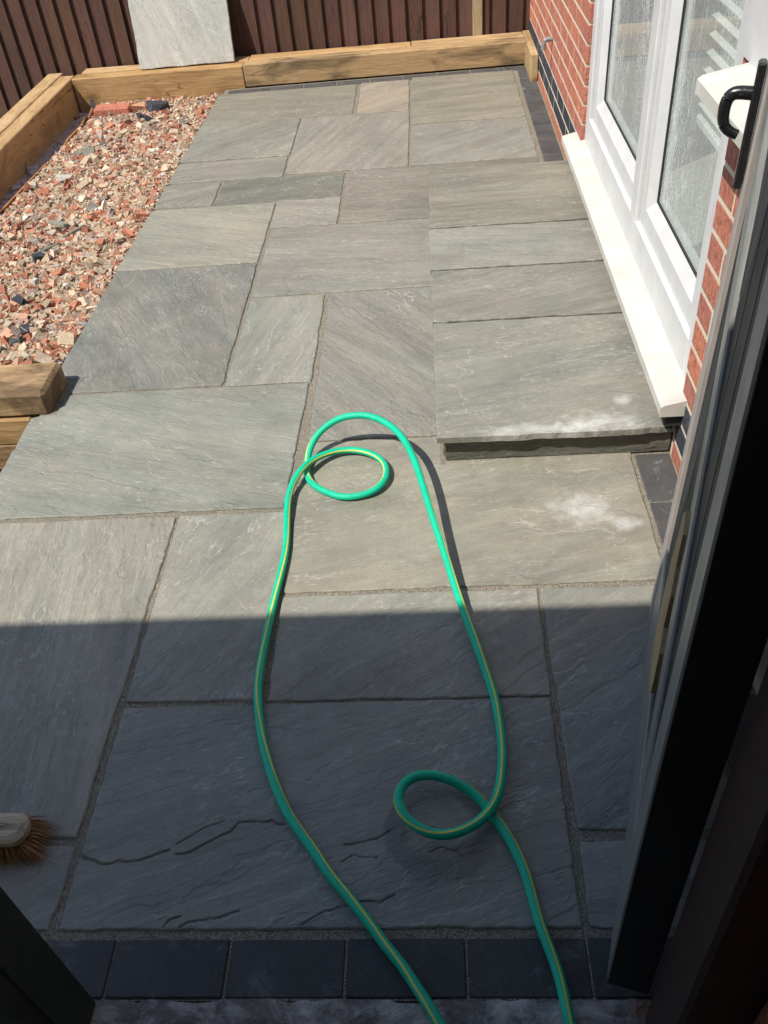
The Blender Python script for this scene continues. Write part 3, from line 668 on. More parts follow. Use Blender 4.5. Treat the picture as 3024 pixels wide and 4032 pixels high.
sleeper((-.096, 5.878), (.585, 5.892), .1, .133, 'sleeper', 'pale back sleeper against the fence, right length ending near the post', (1.05, .98, .9))
sleeper((-2.205, 5.768), (-1.129, 5.762), .1, .235, 'sleeper', 'honey coloured sleeper standing in the gravel below the leaning slab', (.92, .78, .6), -.115)
sleeper((-2.17, 5.872), (-1.105, 5.868), .1, .24, 'sleeper', 'pale back sleeper under the leaning slab beside the fence', (1.05, .95, .85), -.115)
sleeper((-2.262, 1.9), (-2.262, 5.82), .095, .236, 'sleeper', 'long inner sleeper along the left side of the gravel bed', (1.03, .92, .8), -.12)
sleeper((-2.364, 1.9), (-2.364, 5.90), .097, .237, 'sleeper', 'long outer sleeper left of the gravel bed', (1.08, 1.0, .92), -.12)
sleeper((-2.12, 2.361), (-1.262, 2.361), .192, .092, 'sleeper_old', 'weathered sleeper end lying across the near side of the gravel', (1, .95, .9), -.012, .012)
sleeper((-2.12, 2.352), (-1.335, 2.352), .19, .098, 'sleeper', 'lower sleeper under the weathered one beside the near slab', (1, .9, .75), -.112, .004)
sleeper((-2.12, 2.345), (-1.335, 2.345), .18, .10, 'sleeper_old', 'lowest sleeper at the near corner of the gravel bed', (1, .95, .85), -.214, .004)
tp = MB().box(-.27, .27, -.021, .021, 0, .20, .004).build('timber_offcut', 'sleeper', None, (.606, 5.665, -.06), (0, 0, math.pi / 2)); tp.color = (1, .95, .85, 1)
tag(tp, 'short pale board on edge between the stained sleeper and the brick wall', 'board')

# ------------------------------------------------------------------ fence
fence = empty('fence', (-1.0, 5.96, 0)); FO = Vector(fence.location)
tag(fence, 'tall dark brown featheredge board fence behind the sleepers', 'fence')
def fput(o): o.location = Vector(o.location) - FO; return o
fb = MB()       # feather-edged board: thick edge left, thin edge right. local X is up
HB = 2.0
V = [(0, 0.0, 0), (0, .116, 0), (0, .116, .004), (0, 0, .028)]
fb.add([(x, y, z) for x in (0, HB) for (_, y, z) in V], [(0, 3, 2, 1), (4, 5, 6, 7), (0, 1, 5, 4), (1, 2, 6, 5), (2, 3, 7, 6), (3, 0, 4, 7)])
fme = fb.mesh('board'); fme.materials.append(M['fence'])
x = -5.2; k = 0
while x < .62:
    if True:
        # local X -> world Z, local Y -> world X (flipped so the thin edge is on the left), local Z -> world -Y
        o = bpy.data.objects.new('board', fme); col.objects.link(o); o.parent = fence
        m3 = Matrix(((0, -1, 0), (0, 0, -1), (1, 0, 0)))
        o.rotation_euler = (m3.to_euler()); rr = random.uniform(.8, 1.18)
        o.location = Vector((x + .116, 5.968 + (.0 if k % 2 else .0), -.28 + random.uniform(-.01, .01))) - FO
        o.rotation_euler.rotate_axis('Z', random.gauss(0, .0022))
        o.color = (rr, rr * random.uniform(.94, 1.03), rr * random.uniform(.92, 1.05), 1)
    x += .1015 + random.uniform(-.004, .004); k += 1
for z in (.35, 1.45): fput(MB().box(-5.3, .62, 5.972, 6.02, z, z + .075).build('rail', 'fence', fence))
for xx in (-4.4, -2.56, -.72): fput(MB().box(xx, xx + .09, 5.985, 6.075, -.33, 1.75).build('post', 'fence_post', fence))
ps = MB().box(0, 2.1, -.041, .041, -.030, .030, .004).build('fence_post', 'fence_post', None, (.312, 5.968, -.3), (0, -math.pi / 2, 0)); tag(ps, 'pale bare timber post standing in front of the brown fence', 'post')

# ------------------------------------------------------------------ spare slab leaning on the fence
cor = [(-.296, -.45), (.296, -.45), (.296, .45), (-.296, .45)]
ls = slab_mesh(cor, .026, jit=.0009).build('loose_slab', 'stone')
tilt = math.radians(76)
ls.rotation_euler = (tilt, 0, math.radians(1.2)); ls.location = (-1.484, 5.788 + .45 * math.cos(tilt), .129 + .45 * math.sin(tilt))
c = srgb(205, 204, 198); ls.color = (*[q * .8 for q in c], .62)
tag(ls, 'spare pale grey sandstone slab leaning upright against the brown fence', 'slab')

# ------------------------------------------------------------------ gravel bed
def gz(x, y):
    b = -.036 + .010 * math.sin(x * 5 + 1) * math.cos(y * 3.1) + .006 * math.sin(y * 7 + x * 3)
    e = -2.098 + (y - 4.04) * .03
    t = min(1, max(0, (e - x + .02) / .05)); b = b * (1 - t) + (-.078 + .004 * math.sin(y * 9)) * t
    d = xl(y) - x
    if d < .10: b = b * (d / .10) + (-.022) * (1 - d / .10)
    return b
gb = MB(); nx, ny = 30, 90; X0, X1, Y0, Y1 = -2.215, -1.26, 2.44, 5.72
for j in range(ny + 1):
    for i in range(nx + 1):
        x = X0 + (X1 - X0) * i / nx; yv = Y0 + (Y1 - Y0) * j / ny
        zz = gz(min(x, xl(yv) - .001), yv) - .006
        gb.v.append((x, yv, zz if x < xl(yv) + .005 else -.03))
for j in range(ny):
    for i in range(nx): a = j * (nx + 1) + i; gb.f.append((a, a + 1, a + nx + 2, a + nx + 1))
tag(gb.build('gravel_bed_ground', 'soil'), kind='structure')
tf = MB(); n_ = 60
for j in range(n_ + 1):
    yv = 2.44 + 3.28 * j / n_
    for x in (-2.216, -2.17, -2.125): tf.v.append((x, yv, gz(x, yv) - .001 + random.gauss(0, .003)))
for j in range(n_):
    for i in range(2): a = j * 3 + i; tf.f.append((a, a + 1, a + 4, a + 3))
tag(tf.build('trench_floor', 'haunch'), kind='structure')

def stone_shape(k):
    """angular chip: a jittered cuboid with two cut corners, unit size"""
    r = np.random.default_rng(100 + k)
    base = np.array([(x, yv, z) for z in (-1, 1) for yv in (-1, 1) for x in (-1, 1)], float)
    base = base * r.uniform(.38, 1.15, (8, 3)); base[:, 2] *= .75
    V = [tuple(p) for p in base]; tri = []
    for f in [(0, 2, 3, 1), (4, 5, 7, 6), (0, 1, 5, 4), (2, 6, 7, 3), (0, 4, 6, 2), (1, 3, 7, 5)]:
        a = r.integers(2); q = f if a else f[1:] + f[:1]; tri += [(q[0], q[1], q[2]), (q[0], q[2], q[3])]
    return np.array(V), np.array(tri)
shapes = [stone_shape(k) for k in range(40)]
PAL = [((0.50, 0.20, 0.12), .13), ((0.42, 0.17, 0.11), .09), ((0.56, 0.33, 0.22), .15), ((0.58, 0.45, 0.31), .22), ((0.66, 0.55, 0.42), .13), ((0.46, 0.35, 0.24), .15), ((0.44, 0.34, 0.29), .07), ((0.38, 0.35, 0.31), .03), ((0.72, 0.67, 0.60), .02), ((0.15, 0.15, 0.155), .015)]
pw_ = np.array([p[1] for p in PAL]); pw_ /= pw_.sum()
VV, FF, CC = [], [], []; off = 0
def add_stone(x, yv, z, sx, sy, sz, colr):
    global off
    V, T = shapes[rng.integers(len(shapes))]
    ang = rng.uniform(0, 2 * math.pi); tx, ty = rng.normal(0, .45, 2)
    Mx = np.array(Matrix.Rotation(ang, 3, 'Z') @ Matrix.Rotation(tx, 3, 'X') @ Matrix.Rotation(ty, 3, 'Y'))
    P = (V * np.array([sx, sy, sz])) @ Mx.T + np.array([x, yv, z])
    VV.append(P); FF.append(T + off); CC.append(np.tile(np.array([*colr, 1.0]), (len(V), 1))); off += len(V)
N_ST = 42000
for i in range(N_ST):
    yv = rng.uniform(2.47, 5.70); x = rng.uniform(-2.2, xl(yv) - .008)
    edge_x = -2.098 + (yv - 4.04) * .03
    if x < edge_x + .01 and rng.random() > .035: continue
    big = rng.random(); near = max(0, (3.4 - yv) / 1.0)
    r = (.0026 + .0055 * rng.random()) if big < .74 else (.0075 + .0075 * rng.random() ** 1.6) if big < .978 else (.0140 + .010 * rng.random())
    if near > 0: r *= 1 + .25 * min(1, near)
    if xl(yv) - x < r * 1.25 + .004: continue
    ci = PAL[rng.choice(len(PAL), p=pw_)][0]; sh = rng.uniform(.62, 1.1); colr = np.clip(np.array(ci) * sh, 0, .9)
    add_stone(x, yv, gz(x, yv) + r * rng.uniform(-.1, .75), r * rng.uniform(.9, 1.6), r * rng.uniform(.75, 1.1), r * rng.uniform(.6, 1.0), colr)
VV = np.concatenate(VV); FF = np.concatenate(FF); CC = np.concatenate(CC)
me = bpy.data.meshes.new('gravel'); me.vertices.add(len(VV)); me.vertices.foreach_set('co', VV.ravel())
me.loops.add(len(FF) * 3); me.loops.foreach_set('vertex_index', FF.ravel().astype(np.int32)); me.polygons.add(len(FF))
me.polygons.foreach_set('loop_start', np.arange(0, len(FF) * 3, 3, dtype=np.int32)); me.polygons.foreach_set('use_smooth', np.zeros(len(FF), dtype=bool)); me.update(calc_edges=True); me.validate()
ca = me.color_attributes.new('Col', 'FLOAT_COLOR', 'POINT'); ca.data.foreach_set('color', CC.ravel())
gr = link('gravel', me, 'gravel'); tag(gr, 'crushed red brick and cream stone rubble filling the bed', 'gravel', kind='stuff')

# loose pieces lying on the rubble
def chunk(name, loc, size, mat, label, cat, rz=0, tilt=(0, 0), seed=0, colr=None):
    r = np.random.default_rng(seed); V, T = stone_shape(200 + seed)
    P = V * np.array(size); m = MB().add([tuple(p) for p in P], [tuple(t) for t in T])
    o = m.build(name, mat, None, loc, (tilt[0], tilt[1], rz))
    if colr: 
        if mat == 'gravel':
            a = o.data.color_attributes.new('Col', 'FLOAT_COLOR', 'POINT'); a.data.foreach_set('color', np.tile(np.array([*colr, 1.0]), (len(P), 1)).ravel())
        o.color = (*colr, 1)
    return tag(o, label, cat)
lb = MB().box(-.1075, .1075, -.05, .05, 0, .0655, .004).build('loose_brick', 'brick', None, (-1.905, 5.46, -.045), (0.05, 0, .03)); tag(lb, 'whole red brick lying at the back of the rubble', 'brick')
chunk('broken_brick', (-1.74, 5.47, -.01), (.055, .045, .045), 'gravel', 'broken orange brick lump beside the whole red brick', 'brick', .3, (0, .1), 1, (.62, .33, .19))
chunk('slate_lump', (-1.62, 5.45, .0), (.065, .05, .042), 'brick_blue', 'dark layered slate lump on top of the rubble at the back', 'stone', .4, (.15, .1), 2)
chunk('slate_shard', (-1.745, 5.23, -.015), (.05, .018, .012), 'brick_blue', 'thin dark slate shard left of the other slate pieces', 'stone', .2, (.3, .1), 3)
chunk('slate_shard', (-1.70, 5.31, -.008), (.035, .028, .02), 'brick_blue', 'chunky dark slate shard lying in the middle of three', 'stone', 1.0, (.3, .4), 4)
chunk('slate_shard', (-1.645, 5.265, -.008), (.04, .03, .018), 'brick_blue', 'flat dark slate shard on the right of three', 'stone', 2.0, (.5, .1), 5)
oc = slab_mesh([(-.055, -.05), (.055, -.045), (.05, .05), (-.05, .045)], .024, jit=.001, chamfer=.002).build('slab_offcut', 'stone', None, (-1.885, 4.77, -.008), (.1, -.06, .15)); c = srgb(138, 136, 122); oc.color = (*[q * A_ for q in c], .3); tag(oc, 'square grey sandstone offcut lying on the rubble', 'stone')
def lath(p0, p1, w_, label, rgb, z=-.022):
    a = Vector((*p0, z)); b = Vector((*p1, z + .012)); L = (b - a).length; d = b - a
    m = slab_mesh([(-L / 2, -w_ / 2), (L / 2, -w_ / 2 * .8), (L / 2, w_ / 2), (-L / 2, w_ / 2 * .9)], .014, jit=.0008, chamfer=.0015)
    o = m.build('stone_strip', 'stone', None, (a + b) / 2, (random.uniform(-.2, .2), -.1, math.atan2(d.y, d.x))); c = srgb(*rgb); o.color = (*[q * A_ for q in c], 0); tag(o, label, 'stone strip')
lath((-1.80, 3.90), (-1.692, 3.81), .03, 'whitish strip of stone lying highest of the three strips in the rubble', (160, 158, 150))
lath((-1.69, 3.68), (-1.60, 3.79), .022, 'grey strip of stone pointing at the paving', (140, 140, 128))
lath((-1.765, 3.53), (-1.66, 3.615), .022, 'grey strip of stone lying nearest the camera among the strips', (134, 134, 122))
chunk('black_stone', (-1.705, 3.47, -.012), (.03, .026, .022), 'brick_blue', 'shiny black stone just below the grey strips', 'stone', .5, (.2, .1), 7)
chunk('black_stone', (-1.65, 3.07, -.012), (.034, .022, .022), 'brick_blue', 'black stone lying in the lower half of the rubble', 'stone', -.7, (.2, .1), 8)
chunk('black_stone', (-1.54, 2.835, -.01), (.03, .024, .024), 'brick_blue', 'black stone close to the near end of the rubble', 'stone', .9, (.1, .1), 9)
chunk('pale_stone', (-1.895, 4.43, -.018), (.05, .026, .022), 'gravel', 'pale cream stone lying left of the middle of the rubble', 'stone', .2, (0, .1), 10, (.55, .51, .45))
for i, (x, yv, s) in enumerate(((-2.17, 4.72, .03), (-2.155, 4.66, .022), (-2.175, 4.45, .034), (-2.15, 4.38, .02))):
    chunk('trench_stone', (x, yv, -.066), (s, s * .8, s * .7), 'gravel', ['grey cobble in the trench beside the left sleeper, farthest', 'small grey cobble touching the farthest trench cobble', 'biggest grey cobble in the trench by the left sleeper', 'small grey cobble nearest in the trench'][i], 'stone', i, (0, 0), 20 + i, (.52, .48, .44))
# thin edging boards between rubble and trench
def edging(p, label):
    V = []; F = []
    for i, (x, yv, zt) in enumerate(p):
        for dx in (-.006, .006):
            for z in (-.14, zt): V.append((x + dx, yv, z))
    for i in range(len(p) - 1):
        a, b = 4 * i, 4 * i + 4; F += [(a, b, b + 1, a + 1), (a + 2, a + 3, b + 3, b + 2), (a + 1, b + 1, b + 3, a + 3), (a, a + 2, b + 2, b)]
    e = 4 * (len(p) - 1); F += [(0, 1, 3, 2), (e, e + 2, e + 3, e + 1)]
    m = MB().add(V, F); o = m.build('edging_board', 'sleeper_dark'); o.color = (.9, .62, .5, 1); tag(o, label, 'edging')
edging([(-2.112, 3.3, -.03), (-2.11, 4.04, -.03), (-2.092, 4.70, -.035), (-2.09, 4.80, -.05)], 'thin reddish edging board between rubble and trench, near length')
edging([(-2.078, 4.98, -.04), (-2.070, 5.06, -.022), (-2.055, 5.28, -.02), (-2.05, 5.36, .0), (-2.048, 5.40, -.02), (-2.046, 5.50, .005), (-2.045, 5.56, -.01)], 'broken edging board with a jagged top near the back corner')
# metal strap in the corner, pegs, weeds
st = MB().box(-.014, .014, -.002, .002, -.16, .005).box(-.012, .012, -.002, .028, -.16, -.156).build('steel_strap', 'steel', None, (-2.104, 5.694, 0), (.02, .1, .5)); tag(st, 'upright grey steel strap in the back left corner of the bed', 'bracket')
for i, (x, yv, zt, lbl) in enumerate(((-2.205, 5.17, -.04, 'pale wooden peg leaning on the left sleeper, farthest'), (-2.205, 4.72, -.045, 'pale wooden peg leaning on the left sleeper, nearest'))):
    o = MB().tube([(0, 0, -.09), (-.004, .006, -.05), (-.006, .012, zt + .03)], [.005, .005, .004], 6).build('wooden_peg', 'broom_wood', None, (x + .012, yv, 0)); tag(o, lbl, 'peg')
def weed(loc, label, n, s):
    m = MB(); r = random.Random(n)
    for k in range(n):
        a = k * 2.4; L = s * r.uniform(.7, 1.2); h = s * r.uniform(.5, 1.1); w_ = s * .28; d = Vector((math.cos(a), math.sin(a), 0)); q = Vector((-d.y, d.x, 0))
        b = len(m.v); m.v += [Vector((0, 0, 0)), d * L * .5 + q * w_ + Vector((0, 0, h * .8)), d * L + Vector((0, 0, h)), d * L * .5 - q * w_ + Vector((0, 0, h * .8))]; m.f += [(b, b + 1, b + 2), (b, b + 2, b + 3)]
    o = m.build('weed', 'weed', None, loc); tag(o, label, 'weed')
M['weed'] = plain('fresh weed leaf', (0.12, 0.24, 0.035), .6, .3)
weed((-2.165, 5.06, -.085), 'tiny green weed sprouting in the trench', 7, .014)
weed((-2.11, 5.10, -.075), 'small leafy green weed beside the edging board', 10, .014)

# ------------------------------------------------------------------ passage behind the camera: threshold, walls, roof, jambs
th = MB(); n = 60
prof = []
V = []; F = []
for i in range(n + 1):
    x = -.75 + 1.2 * i / n; e = .521 + random.gauss(0, .0022)
    V += [(x, e, -.004), (x, e - .03 + random.gauss(0, .004), .006 + random.gauss(0, .0015)), (x, .40, .004 + random.gauss(0, .001)), (x, -1.5, .0), (x, e, -.3)]
for i in range(n):
    a, b = 5 * i, 5 * i + 5
    F += [(a + 1, b + 1, b, a), (a + 2, b + 2, b + 1, a + 1), (a + 3, b + 3, b + 2, a + 2), (a, b, b + 4, a + 4)]
th.add(V, F); tag(th.build('threshold', 'concrete'), kind='structure')
pas = empty('passage', (0, -.5, 0)); PO = Vector(pas.location); tag(pas, 'dark covered brick passage at the bottom right corner', 'passage')
def pput(o): o.location = Vector(o.location) - PO; return o
pput(MB().box(-4.2, -.705, .28, .37, -.33, 2.30).build('front_wall', 'wall_mortar', pas))
pput(MB().box(-.80, -.705, -1.5, .28, -.33, 2.30).build('left_wall', 'wall_mortar', pas))
pput(MB().box(.372, .47, -1.5, .40, -.33, 2.30).build('right_wall', 'wall_mortar', pas))
pput(MB().box(-.80, .47, -1.6, -1.5, -.33, 2.30).build('back_wall', 'wall_mortar', pas))
pput(MB().box(-4.3, .60, -1.65, .385, 2.30, 2.395).build('flat_roof', 'timber_plain', pas))
for k in range(0, 12):
    z = .008 + .075 * k; p = .398 - (.11 if k % 2 else 0)
    if k % 2: brick(p + .01, .398, z, False, pas, x=.365, base=PO)
    while p > -.3: brick(p - .215, p, z, False, pas, x=.365, base=PO); p -= .225
# jambs
jl = MB().box(0, 2.05, -.041, .041, -.045, .045, .004).build('gate_jamb', 'jamb_green', None, (-.662, .476, .004), (0, -math.pi / 2, 0))
tag(jl, 'dark green painted gate jamb in the bottom left corner', 'gate jamb')
lk = MB().box(-.003, .003, -.008, .008, -.02, .02, .001).build('striker', 'brass', jl, (.16, 0, 0)) if False else None
MB().tube([(.105, .0405, .01), (.105, .0425, .01)], .008, 12).build('screw', 'steel', jl)
jr = MB().box(0, 2.05, -.045, .045, -.05, .05, .006).build('gate_post', 'jamb_red', None, (.330, .452, .004), (0, -math.pi / 2, 0))
tag(jr, 'dark brown gate post in the bottom right corner', 'gate post')

# ------------------------------------------------------------------ gate
ga = Vector((.222, .530, 0)); gdir = Vector((.445 - .218, 1.313 - .52, 0)).normalized(); GL = .835
gate = empty('gate', (ga.x, ga.y, .055), (0, 0, math.atan2(gdir.y, gdir.x)))    # local X along the gate, local +Y faces the patio (left), Z up
tag(gate, 'black painted braced timber gate standing open on the right', 'gate')
GH = 1.80
def gp(name, mat, boxes, c=.003):
    m = MB()
    for b in boxes: m.box(*b, c)
    return m.build(name, mat, gate)
def beam(name, mat, x0, x1, z0, z1, yt=0.0, th_=.026, c=.003):
    """axis-aligned frame member built lying along local X, so the painted grain follows it"""
    if (x1 - x0) > (z1 - z0): return MB().box(0, x1 - x0, -th_, 0, 0, z1 - z0, c).build(name, mat, gate, (x0, yt, z0))
    return MB().box(0, z1 - z0, -th_, 0, 0, x1 - x0, c).build(name, mat, gate, (x1, yt, z0), (0, -math.pi / 2, 0))
beam('hinge_stile', 'gate_frame', 0, .095, 0, GH, 0, .028)
beam('hinge_edge', 'gate_edge', -.004, .0, 0.0, GH, -.002, .062, .001)
beam('latch_stile', 'gate_faded', GL - .07, GL, 0, GH, 0, .028)
beam('rail', 'gate_frame', .097, GL - .072, .0, .235, -.003, .022)
beam('rail', 'gate_frame', .097, GL - .072, 1.25, 1.36, -.003, .022)
beam('rail', 'gate_frame', .097, GL - .072, GH - .1, GH, -.003, .022)
ba = math.atan(1.55); bx0, bz0 = .135, .303; BL = .60 / math.cos(ba)
MB().box(0, BL, -.026, -.0005, -.05, .05, .003).build('brace', 'gate_frame', gate, (bx0, 0, bz0), (0, -ba, 0))
# a patch where the painted face has torn away, bare splintered pine showing
OUT = [(.312, .341), (.306, .382), (.311, .438), (.344, .46), (.339, .534), (.362, .574), (.366, .632), (.402, .645), (.447, .599), (.457, .547), (.492, .446), (.49, .371), (.478, .291), (.44, .267), (.39, .274), (.346, .295)]
sp = MB(); sp.prism(OUT[::-1], 0, .0115, 'Z'); sp.v = [(x, -.009 + y2, z) for (x, z, y2) in sp.v]
spo = sp.build('bare_wood_patch', 'broom_raw', gate); spo['label'] = 'bare splintered pine patch'
spl = MB(); r2 = random.Random(3)
for k_ in range(70):
    t_ = r2.uniform(0, 1); sx = .44 + .05 * r2.random(); sz = .28 + .3 * t_; L_ = r2.uniform(.006, .02); w2_ = .0008
    a_ = Vector((sx, -.006, sz)); b_ = a_ + Vector((L_, r2.uniform(.0, .008), r2.uniform(-.006, .012))); n_ = len(spl.v)
    spl.v += [a_ + Vector((0, 0, w2_)), a_ - Vector((0, 0, w2_)), b_]; spl.f += [(n_, n_ + 1, n_ + 2)]
so = spl.build('splinters', 'broom_raw', gate); so['kind'] = 'stuff'
nb_ = 7; bw = GL / nb_
bme = MB().box(0, GH - .01, -.034, -.009, 0.002, bw - .003, .003).mesh('board'); bme.materials.append(M['gate_board'])
for k in range(nb_):
    o = bpy.data.objects.new('board', bme); col.objects.link(o); o.parent = gate; o.location = (bw * (k + 1), 0, .005); o.rotation_euler = (0, -math.pi / 2, 0)
# latch: back plate with D handle
lt = MB().box(-.013, .013, .0, .012, -.088, .088, .003).build('latch_plate', 'iron', gate, (GL - .012, .001, 1.025))
hp = catmull([(0, -.002, .033), (0, .020, .034), (0, .030, .030), (0, .035, .018), (0, .035, .0), (0, .031, -.012), (0, .022, -.020), (0, .012, -.024)], 6)
MB().tube(hp, [.0098 - .0026 * i / len(hp) for i in range(len(hp))], 12).build('latch_handle', 'iron', lt, (0, .009, .012), smooth=True)
# the gate has warped: its latch end leans out towards the top
for ch in gate.children:
    ch.data = ch.data.copy(); mt = Matrix.LocRotScale(ch.location, ch.rotation_euler, None); im = mt.inverted()
    for v in ch.data.vertices:
        q = mt @ v.co; q.y -= .019 * (q.x / GL) * q.z; v.co = im @ q
hn = [c for c in lt.children][0]; hn.location = (0, .009 - .019 * 1.02, .012)

# ------------------------------------------------------------------ brooms
def bristles(m, n, xr, yr, z0, z1, splay, r):
    for k in range(n):
        x = r.uniform(*xr); yv = r.uniform(*yr); cxm = (xr[0] + xr[1]) / 2; fx = (x - cxm) / ((xr[1] - xr[0]) / 2); fy = yv / max(abs(yr[0]), abs(yr[1]))
        end = max(0, abs(fx) - .72) / .28 * (1 if fx > 0 else -1)
        d = Vector((end * splay[0] + r.gauss(0, .012), fy * splay[1] + r.gauss(0, .010), 0)); L = r.uniform(.86, 1.06)
        p0 = Vector((x, yv, z0)); p2 = p0 + Vector((d.x * L, d.y * L, (z1 - z0) * min(1, L))); p1 = (p0 + p2) / 2 + Vector((d.x * .12, d.y * .12, (z0 - z1) * .06))
        wv = Vector((r.gauss(0, 1), r.gauss(0, 1), r.gauss(0, .6))).normalized() * .00075
        b = len(m.v); m.v += [p0 - wv, p0 + wv, p1 - wv, p1 + wv, p2 - wv * .5, p2 + wv * .5]; m.f += [(b, b + 1, b + 3, b + 2), (b + 2, b + 3, b + 5, b + 4)]
def stock_outline(L, W, n=10):
    """stadium-like block with rounded ends"""
    p = []
    for s0, a0 in ((1, -90), (-1, 90)):
        for k in range(n + 1):
            a = math.radians(a0 + 180 * k / n); p.append((s0 * (L / 2 - W * .42) + math.cos(a) * W * .42, math.sin(a) * W / 2))
    return p
def stock(name, L, W, z0, z1, mat, parent, ch=.008):
    o_ = stock_outline(L, W); n = len(o_); m = MB(); V = []
    for z, ins in ((z0, ch * .5), (z0 + ch * .5, 0), (z1 - ch, 0), (z1, ch * 1.4)):
        for x, yv in o_: f = 1 - ins / (W / 2); V.append((x - math.copysign(ins, x) if abs(x) > 1e-6 else x, yv * f, z))
    F = [tuple(range(n))[::-1], tuple(range(3 * n, 4 * n))]
    for rr in range(3):
        for i in range(n): j = (i + 1) % n; F.append((rr * n + i, rr * n + j, (rr + 1) * n + j, (rr + 1) * n + i))
    return m.add(V, F).build(name, mat, parent)
br = empty('broom', (-.948, .800, 0), (0, 0, math.radians(-1))); tag(br, 'wooden broom head with brown coco bristles on the dark paving at left', 'broom')
r_ = random.Random(5)
stock('broom_stock', .27, .062, .046, .070, 'broom_wood', br)
m = MB(); bristles(m, 6000, (-.115, .118), (-.022, .022), .050, .002, (.040, .020), r_); bo = m.build('bristles', 'bristle', br); bo['kind'] = 'stuff'
hd = MB().tube([(0, 0, 0), (-.35, -.12, .62), (-.70, -.245, 1.24)], .013, 10).build('handle', 'broom_wood', br, (-.02, -.005, .062), smooth=True)
# ------------------------------------------------------------------ garden hose
HP = [(0.20, -0.9, .0105), (0.21, -0.3, .0105), (0.195, 0.1, .0125), (0.175, .36, .0145), (0.1611, 0.4816, 0.015), (0.1523, 0.5602, 0.0105), (0.1333, 0.6362, 0.0105), (0.1187, 0.7185, 0.0105), (0.0936, 0.7828, 0.011), (0.0601, 0.8408, 0.011), (0.0277, 0.8786, 0.02), (-0.0124, 0.8989, 0.035), (-0.0572, 0.904, 0.048), (-0.094, 0.8877, 0.055), (-0.1099, 0.8515, 0.056), (-0.0977, 0.8145, 0.052), (-0.0625, 0.7903, 0.045), (-0.0197, 0.7852, 0.04), (0.0241, 0.8021, 0.036), (0.0555, 0.8331, 0.033), (0.0771, 0.8832, 0.026), (0.091, 0.958, 0.018), (0.0932, 1.0159, 0.013), (0.0876, 1.0913, 0.0105), (0.0755, 1.163, 0.0105), (0.0545, 1.2583, 0.018), (0.0216, 1.3817, 0.03), (-0.0075, 1.4984, 0.047), (-0.034, 1.6063, 0.068), (-0.0572, 1.7159, 0.088), (-0.0825, 1.8188, 0.1), (-0.115, 1.9078, 0.108), (-0.1545, 1.9655, 0.112), (-0.1976, 1.9996, 0.114), (-0.2408, 2.0123, 0.113), (-0.2881, 2.0189, 0.102), (-0.3306, 2.0139, 0.08), (-0.3668, 1.9929, 0.055), (-0.389, 1.9567, 0.03), (-0.3929, 1.9131, 0.0125), (-0.3814, 1.8633, 0.0105), (-0.3585, 1.8272, 0.0105), (-0.3229, 1.7978, 0.0105), (-0.2774, 1.7765, 0.012), (-0.2282, 1.7784, 0.014), (-0.1877, 1.7961, 0.018), (-0.1651, 1.8372, 0.02), (-0.1653, 1.8896, 0.02), (-0.1865, 1.9341, 0.018), (-0.2249, 1.9639, 0.017), (-0.2715, 1.9754, 0.018), (-0.3167, 1.9643, 0.022), (-0.362, 1.9303, 0.029), (-0.3944, 1.8853, 0.034), (-0.416, 1.8384, 0.027), (-0.4274, 1.7748, 0.016), (-0.4246, 1.6921, 0.0105), (-0.4177, 1.5929, 0.0105), (-0.4182, 1.5072, 0.0105), (-0.4229, 1.4133, 0.0105), (-0.4269, 1.3431, 0.0105), (-0.4302, 1.242, 0.0105), (-0.4267, 1.1585, 0.0105), (-0.4159, 1.085, 0.0105), (-0.3981, 1.0058, 0.0105), (-0.3743, 0.936, 0.0105), (-0.3416, 0.87, 0.0105), (-0.3111, 0.8219, 0.0105), (-0.2785, 0.778, 0.0105), (-0.2403, 0.7263, 0.0105), (-0.1986, 0.6831, 0.0105), (-0.1625, 0.6417, 0.0105), (-0.1316, 0.6021, 0.0105), (-0.102, 0.5676, 0.0105), (-0.0771, 0.531, 0.0125), (-0.0465, 0.4813, 0.0155), (-.01, .40, .0145), (.05, .1, .0125), (.12, -.4, .0105), (.14, -0.9, .0105)]
P = catmull(HP, 8)
for _ in range(5): P = [P[0]] + [(P[i - 1] + P[i] * 2 + P[i + 1]) / 4 for i in range(1, len(P) - 1)] + [P[-1]]
P = [p + Vector((math.sin(i * .21) * .0011 + math.sin(i * .083 + 1) * .0016, math.cos(i * .17) * .0011, 0)) for i, p in enumerate(P)]
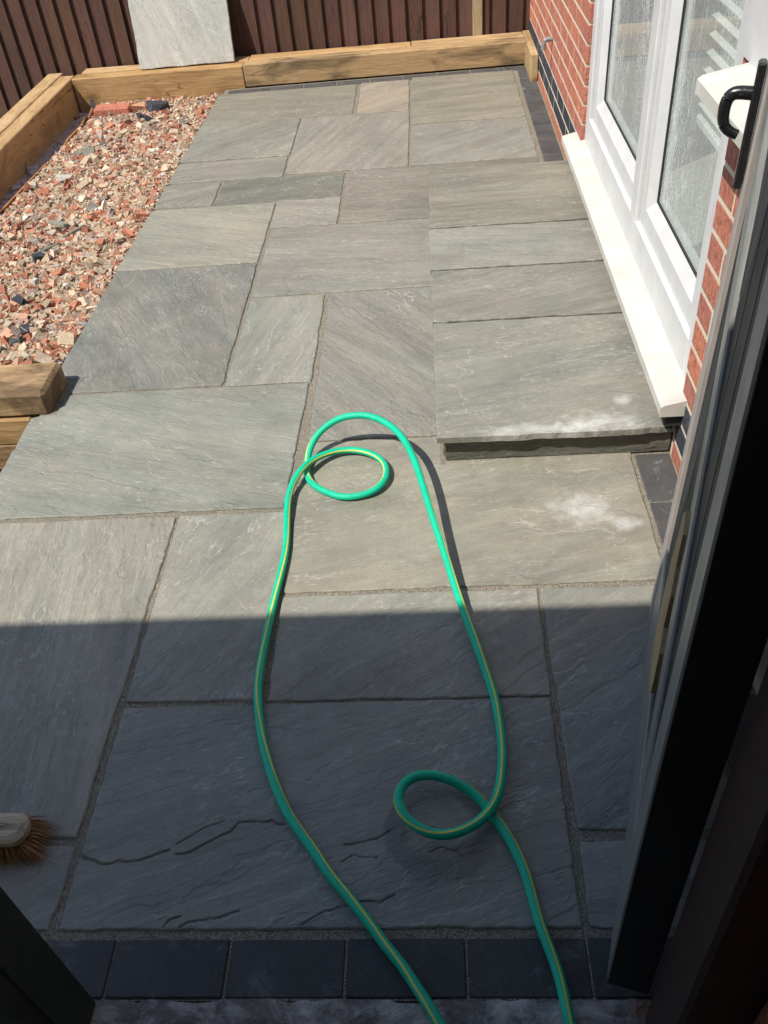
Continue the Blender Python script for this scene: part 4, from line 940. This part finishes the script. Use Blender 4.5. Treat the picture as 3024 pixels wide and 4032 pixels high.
HR = .0096; SEG = 16
fr = frames(P); V = []; F = []; UV = []
for p, (T, N, B) in zip(P, fr):
    for k in range(SEG): a = 2 * math.pi * k / SEG; V.append(p + N * math.cos(a) * HR + B * math.sin(a) * HR)
s_acc = [0]
for i in range(1, len(P)): s_acc.append(s_acc[-1] + (P[i] - P[i - 1]).length)
for i in range(len(P) - 1):
    for k in range(SEG):
        k2 = (k + 1) % SEG; F.append((i * SEG + k, i * SEG + k2, (i + 1) * SEG + k2, (i + 1) * SEG + k)); u = 1 / .0011; c_ = 2 * math.pi * HR / SEG
        UV += [(s_acc[i] * u, k * c_ * u), (s_acc[i] * u, (k + 1) * c_ * u), (s_acc[i + 1] * u, (k + 1) * c_ * u), (s_acc[i + 1] * u, k * c_ * u)]
F = [f[::-1] for f in F]; UV2 = []
for q in range(0, len(UV), 4): UV2 += UV[q:q + 4][::-1]
hm = MB().add(V, F).mesh('garden_hose', True); uvl = hm.uv_layers.new(name='UVMap'); uvl.data.foreach_set('uv', np.array(UV2).ravel())
hose = link('garden_hose', hm, 'hose'); tag(hose, 'green garden hose with yellow stripe looping over the paving', 'hose')
# stripe: angle (degrees from the sideways normal) along the run, following the photograph
STA = [(0, 120), (8, 50), (14, 20), (17, 90), (22, 95), (26, 60), (30, 28), (34, 20), (38, 60), (41, 130), (44, 120), (47, 130), (50, 150), (54, 150), (58, 110), (62, 75), (66, 150), (70, 110), (75, 60), (82, 60)]
V = []; F = []
for i, (p, (T, N, B)) in enumerate(zip(P, fr)):
    t = i / 8; a = np.interp(t, [q[0] for q in STA], [q[1] for q in STA]); hw = math.degrees(.0019 / HR)
    for q in (-1, -.33, .33, 1): aa = math.radians(a + q * hw); V.append(p + (N * math.cos(aa) + B * math.sin(aa)) * (HR + .00035))
for i in range(len(P) - 1):
    for q in range(3): F.append((4 * i + q, 4 * (i + 1) + q, 4 * (i + 1) + q + 1, 4 * i + q + 1))
MB().add(V, F).build('stripe', 'stripe', hose, smooth=True)
